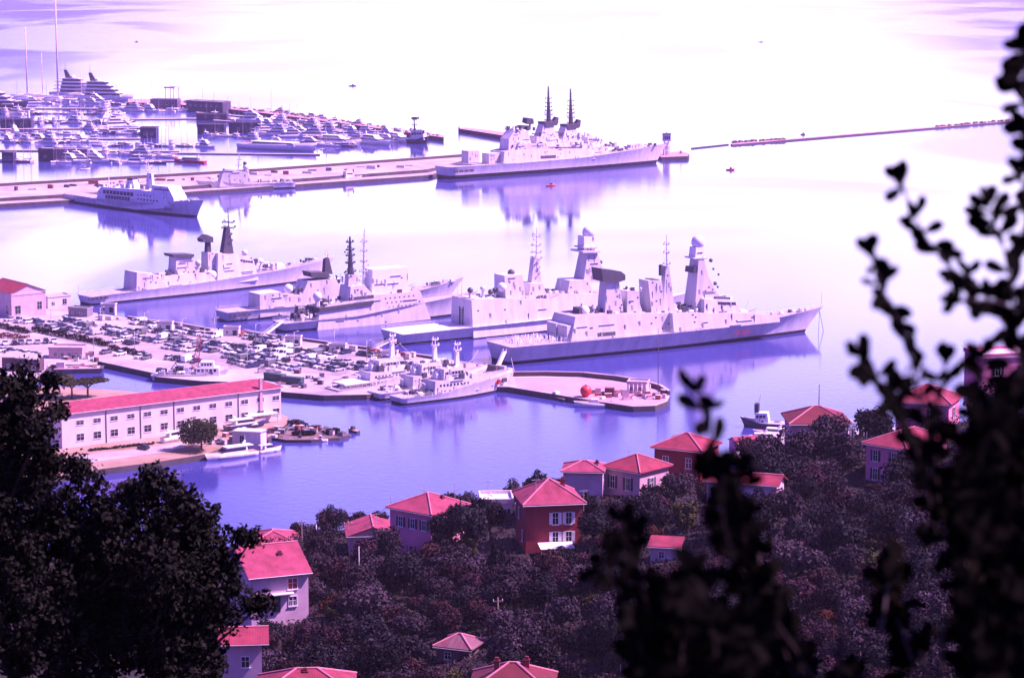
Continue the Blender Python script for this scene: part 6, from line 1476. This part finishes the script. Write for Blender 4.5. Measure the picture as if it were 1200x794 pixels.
# undergrowth over the whole slope: nobody could count it
rng = np.random.default_rng(8); N_ = 150000
Yv = rng.uniform(216, 424, N_); pxv = rng.uniform(262, 1240, N_); xv = (pxv - 600) / FPX * Yv
keep = (np.sin(xv * .21 + Yv * .13) + np.sin(Yv * .31 - xv * .09) + rng.normal(0, .8, N_)) > -1.2
xv, Yv = xv[keep], Yv[keep]; zv = np.array([hill(a, b) for a, b in zip(xv, Yv)]) + rng.uniform(0, 1, len(xv)) * np.clip(.7 + .9 * np.sin(xv * .45) * np.sin(Yv * .38 + xv * .2), .15, 1.6)
Pq = np.stack([xv, Yv, zv], 1); Nn = np.zeros_like(Pq); Nn[:, 2] = .6
for nm, sl, mt, lab in (('undergrowth', slice(0, None, 2), LEAFS['purple'], 'brown scrub and dry undergrowth between the trees'), ('ground_cover', slice(1, None, 2), LEAFS['olive'], 'grey green ground cover between the trees')):
    V, F = sprays(Pq[sl], Nn[sl],   .22, rng, .55, .9); tag(link(nm, np_mesh(nm, V, F, mt)), lab, None, None, 'stuff')
# trees and hedges down on the naval base
plant('pine', 0, G(62, 464, 1.9), 1.55, 'broad umbrella pine behind the left end of the warehouse', 'umbrella pines by the basin', 0, 1.0); plant('pine', 1, G(104, 466, 1.9), 1.6, 'smaller umbrella pine at the right end of the pine group', 'umbrella pines by the basin', 1, 1.1); plant('pine', 0, G(84, 467, 1.9), 1.4, 'umbrella pine in the middle of the pine group', 'umbrella pines by the basin', 2, .95); plant('pine', 1, G(26, 466, 1.9), 1.6, 'umbrella pine half hidden by the dark oak', 'umbrella pines by the basin', 3, 1.1)
TP[('roundtree', 0)] = tree_proto('round', 81, 9.5, 6.6, 5200, .34, LEAFS['pine']); KINDW['roundtree'] = ('round_tree', '')
plant('roundtree', 0, G(236, 526, 1.9), 1.25, 'big round bushy tree in front of the warehouse', None, .4, 1.0)
def hedge(px, h, w, n, mt, label, name='hedge', z=2.0):
    P = [G(a, b, z) for a, b in px]; rng = np.random.default_rng(int(abs(px[0][0]) * 7 + 3)); pts = []
    seg = [(P[i + 1] - P[i]).length for i in range(len(P) - 1)]; tot = sum(seg)
    for i in range(len(P) - 1):
        k = int(n * seg[i] / tot); f = rng.random(k); d = (P[i + 1] - P[i]); nn = Vector((-d.y, d.x, 0)).normalized()
        hh = h * (.75 + .25 * np.sin(f * seg[i] * .7) * np.sin(f * seg[i] * .23))
        y = rng.uniform(-w, w, k); zz = rng.random(k) ** .6 * hh
        pts.append(np.array(P[i])[None] + f[:, None] * np.array(d)[None] + y[:, None] * np.array(nn)[None] + zz[:, None] * np.array([[0, 0, 1.0]]))
    pts = np.concatenate(pts); Nn = np.zeros_like(pts); Nn[:, 2] = 1; V, F = sprays(pts, Nn, .36, rng, .6, 1.0)
    return tag(link(name, np_mesh(name, V, F, mt)), label, 'hedge')
hedge([(-30, 380), (2, 384), (34, 391)], 2.4, 1.4, 1800, LEAFS['dark'], 'dark hedge at the far left above the small car park')
hedge([(40, 388), (70, 394), (112, 402), (126, 406)], 2.6, 1.5, 2600, LEAFS['dark'], 'long dark hedge through the car park, behind the red car')
hedge([(128, 409), (150, 413), (172, 419)], 2.2, 1.2, 1400, LEAFS['dark'], 'dark hedge right of the long one, above the parked row')
hedge([(-20, 392), (8, 395), (30, 397)], 1.6, 3.5, 900, LEAFS['rust'], 'patch of dry yellowish scrub above the small car park', 'scrub')
hedge([(322, 507), (334, 506)], 1.6, 1.5, 500, LEAFS['green'], 'low green bush at the start of the rocky point', 'bush', 1.0); hedge([(382, 508), (398, 508)], 1.9, 1.4, 700, LEAFS['dark'], 'dark bush near the tip of the rocky point', 'bush', 1.0); hedge([(340, 497), (358, 500)], 2.0, 1.8, 700, LEAFS['purple'], 'reddish brown bush on the rocky point', 'bush', 1.0)
hedge([(104, 528.5), (150, 523.5), (180, 520)], .8, .7, 700, LEAFS['purple'], 'low weeds along the warehouse wall', 'weeds', 1.9)['kind'] = 'stuff'

hedge([(344, 509), (356, 510), (368, 509)], 1.5, 1.6, 700, LEAFS['dark'], 'dark bush low on the front of the rocky point', 'bush', 1.0); hedge([(362, 504), (376, 504)], 1.7, 1.6, 700, LEAFS['rust'], 'rusty bush in the middle of the rocky point', 'bush', 1.0)
# ------------------------------------------------------------------ the oak close by on the left
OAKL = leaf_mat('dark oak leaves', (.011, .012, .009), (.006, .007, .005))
def oak():
    Yc = 30.0; gx = -7.0; gz = hill(gx, Yc); o = root('oak_tree', (gx, Yc, gz), 0, 'big dark oak filling the lower left corner', 'tree'); base = Vector((gx, Yc, gz))
    rng = np.random.default_rng(5); R = random.Random(5)
    # clumps read off the photograph: (px, py, radius px, depth offset)
    cl = [(-30, 470, 60, 0), (30, 470, 34, 0), (10, 520, 60, 0), (48, 500, 28, -.5), (-20, 600, 90, 0), (40, 600, 60, .5), (20, 690, 100, 0), (70, 760, 90, 0), (110, 640, 52, .3), (135, 600, 34, 0), (165, 600, 40, .4), (190, 575, 24, 0), (178, 558, 14, 0),
          (205, 610, 40, 0), (228, 628, 34, .3), (240, 605, 14, 0), (255, 640, 24, 0), (150, 660, 60, 0), (200, 670, 60, -.4), (245, 680, 38, 0), (130, 720, 70, .4), (190, 740, 70, 0), (240, 730, 34, 0), (268, 720, 16, 0), (262, 665, 20, 0), (282, 632, 10, 0), (296, 629, 7, 0), (296, 708, 12, .2), (310, 705, 7, .2), (225, 780, 50, 0), (100, 570, 24, 0), (85, 545, 14, -.3), (60, 540, 24, -.3),
          (80, 620, 40, 0), (275, 690, 14, 0), (60, 445, 10, 0), (70, 480, 8, 0), (215, 585, 16, 0), (30, 440, 18, 0), (160, 575, 18, 0)]
    tw = MB(); root_top = base + Vector((.6, 0, 3.0)); tw.tube([base + Vector((0, 0, -1)), base + Vector((.1, 0, 1.2)), root_top], [.42, .32, .26], 10)
    P, Nn = [], []
    hub = [AT(60, 780, Yc), AT(-20, 640, Yc), AT(180, 800, Yc)]
    for h in hub: tw.tube([root_top, (root_top + h) / 2 + Vector((0, 0, .3)), h], [.14, .10, .06], 7)
    for (px, py, r, dy) in cl:
        c = AT(px, py, Yc + dy); rad = r * Yc / FPX; h = min(hub, key=lambda q: (q - c).length)
        tw.tube([h, (h + c) / 2 + Vector((R.uniform(-.1, .1), R.uniform(-.1, .1), -.08)), c], [.03, .02, .010], 5)
        nt_ = max(8, int((rad / .062) ** 2.15)); 
        for j in range(nt_):
            d = Vector((R.gauss(0, 1), R.gauss(0, 1.3), R.gauss(0, 1))).normalized() * rad * R.random() ** .42
            tc_ = c + d; k = R.randint(22, 36); tr = R.uniform(.08, .17)
            if j % 9 == 0: tw.tube([c, (c + tc_) / 2, tc_], [.012, .009, .005], 4)
            q = rng.normal(0, 1, (k, 3)); q /= np.linalg.norm(q, axis=1)[:, None]; P.append(np.array(tc_) + q * tr * rng.random((k, 1)) ** .4); Nn.append(q)
    for vi_ in range(len(tw.v)): tw.v[vi_] = tuple(Vector(tw.v[vi_]) - base)
    tw.build('trunk', BARK, o)
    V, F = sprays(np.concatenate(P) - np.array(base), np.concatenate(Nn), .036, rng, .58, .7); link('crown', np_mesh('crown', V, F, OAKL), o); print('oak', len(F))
oak()
# ------------------------------------------------------------------ the leafy shrub close to the camera on the right
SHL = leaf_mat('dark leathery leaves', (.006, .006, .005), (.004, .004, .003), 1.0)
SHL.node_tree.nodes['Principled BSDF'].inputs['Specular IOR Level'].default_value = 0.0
SHW = mat('dark twig bark', (.03, .022, .02), .9, .3, 8.0)
def shrub():
    base = Vector((1.2, 4.2, hill(1.2, 4.2))); o = root('evergreen_shrub', base, 0, 'blurred dark evergreen shrub close to the camera on the right', 'shrub')
    R = random.Random(12); tw = MB(); LV, LF = [], []
    def leaf(p, d, up, L, W):
        """an obovate leaf, folded a little along its midrib and arched"""
        d = d.normalized(); s = d.cross(up); s = s.normalized() if s.length > 1e-4 else d.orthogonal().normalized(); n = s.cross(d)
        prof_ = [(0, .06), (.2, .42), (.45, .82), (.68, 1.0), (.86, .78), (.97, .34)]; b = len(LV)
        for t, w in prof_:
            c = p + d * (L * t) - n * (L * .16 * t * t)
            LV.extend([tuple(c + s * (W / 2 * w) + n * (W * .12 * w)), tuple(c), tuple(c - s * (W / 2 * w) + n * (W * .12 * w))])
        for i in range(len(prof_) - 1):
            a = b + 3 * i; LF.append((a, a + 1, a + 4, a + 3)); LF.append((a + 1, a + 2, a + 5, a + 4))
    def sprig(pts, Y0, Y1, leaf_px=31, step=15, r=4.0, tip=True, seed=0, fill=1.0):
        """a twig along photograph points, carrying pairs of leaves"""
        n = len(pts); W_ = [AT(a, b, Y0 + (Y1 - Y0) * i / (n - 1)) for i, (a, b) in enumerate(pts)]
        k = [Y0 + (Y1 - Y0) * i / (n - 1) for i in range(n)]
        tw.tube([q for q in W_], [r * (0.45 + .55 * i / (n - 1)) * k[i] / FPX * .55 for i in range(n)], 6)
        for i in range(n - 1):
            A, B = W_[i], W_[i + 1]; Yv_ = (k[i] + k[i + 1]) / 2; sc = Yv_ / FPX; m = max(1, int((B - A).length / (step * sc)))
            back = (A - B).normalized()
            for j in range(m):
                if R.random() > fill: continue
                p = A + (B - A) * ((j + R.random() * .6) / m); ang = R.uniform(0, 6.28)
                for q in (0, math.pi):
                    side = Vector((math.cos(ang + q), .6 * math.sin(ang + q) + .1, math.sin(ang + q)))
                    d = back * R.uniform(.35, .9) + side * R.uniform(.7, 1.0); L = leaf_px * sc * R.uniform(.75, 1.12)
                    leaf(p, d, Vector((R.gauss(0, .6), -1, R.gauss(0, .5))), L, L * R.uniform(.44, .58))
        if tip:
            A = W_[0]; back = (W_[0] - W_[1]).normalized(); sc = Y0 / FPX
            for q in range(4):
                d = back + Vector((R.uniform(-.7, .7), R.uniform(-.4, .4), R.uniform(-.35, .35))); leaf(A, d, Vector((R.gauss(0, .5), -1, R.gauss(0, .5))), leaf_px * sc * .8, leaf_px * sc * .42)
    # the sprigs that stand clear against the water
    sprig([(1052, 212), (1072, 250), (1086, 280), (1112, 312), (1150, 340), (1192, 402), (1215, 500)], 3.9, 4.2, 34, 22)
    sprig([(1020, 298), (1036, 345), (1058, 385), (1070, 430), (1085, 500), (1100, 600)], 3.8, 4.0, 34, 20)
    sprig([(1196, 60), (1200, 110), (1212, 160), (1225, 260)], 4.0, 4.2, 38, 22); sprig([(1190, 90), (1206, 140), (1220, 210)], 4.1, 4.2, 34, 24)
    sprig([(1158, 244), (1176, 290), (1188, 350), (1196, 430), (1190, 540)], 4.0, 4.1, 36, 19); sprig([(1196, 200), (1204, 260), (1212, 330), (1216, 420)], 3.8, 4.0, 36, 18); sprig([(1120, 350), (1165, 352), (1210, 370)], 3.9, 4.1, 32, 22)
    sprig([(1008, 418), (1030, 446), (1052, 480), (1080, 540), (1100, 640)], 3.7, 4.0, 36, 20); sprig([(1108, 425), (1100, 470), (1095, 520), (1100, 600)], 3.9, 4.0, 34, 17); sprig([(1150, 420), (1148, 470), (1140, 540), (1130, 640)], 3.8, 4.0, 36, 16)
    sprig([(815, 458), (826, 490), (834, 520), (840, 560), (850, 620), (862, 700)], 3.6, 3.9, 36, 24); sprig([(836, 545), (852, 590), (870, 650), (900, 760)], 3.7, 3.9, 34, 17)
    sprig([(730, 610), (738, 650), (756, 700), (780, 790)], 3.5, 3.8, 36, 17); sprig([(705, 660), (730, 700), (750, 750), (760, 820)], 3.5, 3.8, 36, 19)
    sprig([(862, 548), (868, 590), (874, 640), (880, 720)], 3.7, 3.9, 34, 15); sprig([(848, 556), (846, 600), (858, 660)], 3.6, 3.8, 32, 15)
    # the dense body towards the lower right
    for i in range(74):
        px = 700 + 520 * (R.random() ** .62); lim = 600 - (px - 1000) * .75 if px > 1090 else (590 if px > 1000 else 625); py = lim + R.random() ** .8 * (800 - lim)
        if 560 < py < 700 and 905 < px < 1010 and R.random() < .75: continue
        if px < 905 and py < 660 and R.random() < .55: continue
        if 940 < px < 1110 and R.random() < .5: continue
        lean = R.uniform(-45, 45); sprig([(px, py), (px + lean * .4 + 6, py + 34), (px + lean + 16, py + 90)], R.uniform(3.3, 4.6), R.uniform(3.6, 4.6), 36, 15, seed=i, fill=.9)
    for i in range(26):
        px = R.uniform(1140, 1215); py = R.uniform(480, 760); lean = R.uniform(-40, 40); sprig([(px, py), (px + lean * .4, py + 36), (px + lean, py + 92)], R.uniform(3.6, 4.8), R.uniform(3.8, 4.8), 36, 14)
    hub = base + Vector((0, 0, .3)); tw.tube([base + Vector((0, 0, -.4)), hub], [.06, .05], 8)
    for (px, py) in ((1200, 830), (1100, 840), (980, 840), (870, 840), (780, 840)):
        e = AT(px, py, 4.0); tw.tube([hub, (hub + e) / 2 + Vector((0, 0, -.1)), e, AT(px + 5, py - 110, 4.0)], [.03, .016, .006, .003], 6)
    for i in range(len(tw.v)): tw.v[i] = tuple(Vector(tw.v[i]) - base)
    tw.build('stem', SHW, o)
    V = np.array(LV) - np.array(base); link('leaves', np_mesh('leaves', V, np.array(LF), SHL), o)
shrub()
# ------------------------------------------------------------------ the haze over the gulf
def haze(dens):
    m = bpy.data.materials.new('sea haze'); m.use_nodes = True; N, L = m.node_tree.nodes, m.node_tree.links; N.clear()
    out = N.new('ShaderNodeOutputMaterial'); v_ = N.new('ShaderNodeVolumePrincipled'); v_.inputs['Density'].default_value = dens; v_.inputs['Color'].default_value = (.92, .86, .98, 1); v_.inputs['Anisotropy'].default_value = .3
    L.new(v_.outputs[0], out.inputs['Volume'])
    tag(MB().box(-16000, 16000, -60, 27000, -7.0, 186).build('haze', m), 'thin pale haze over the gulf', None, None, 'stuff')
HAZE = 0.000045
if HAZE: haze(HAZE)
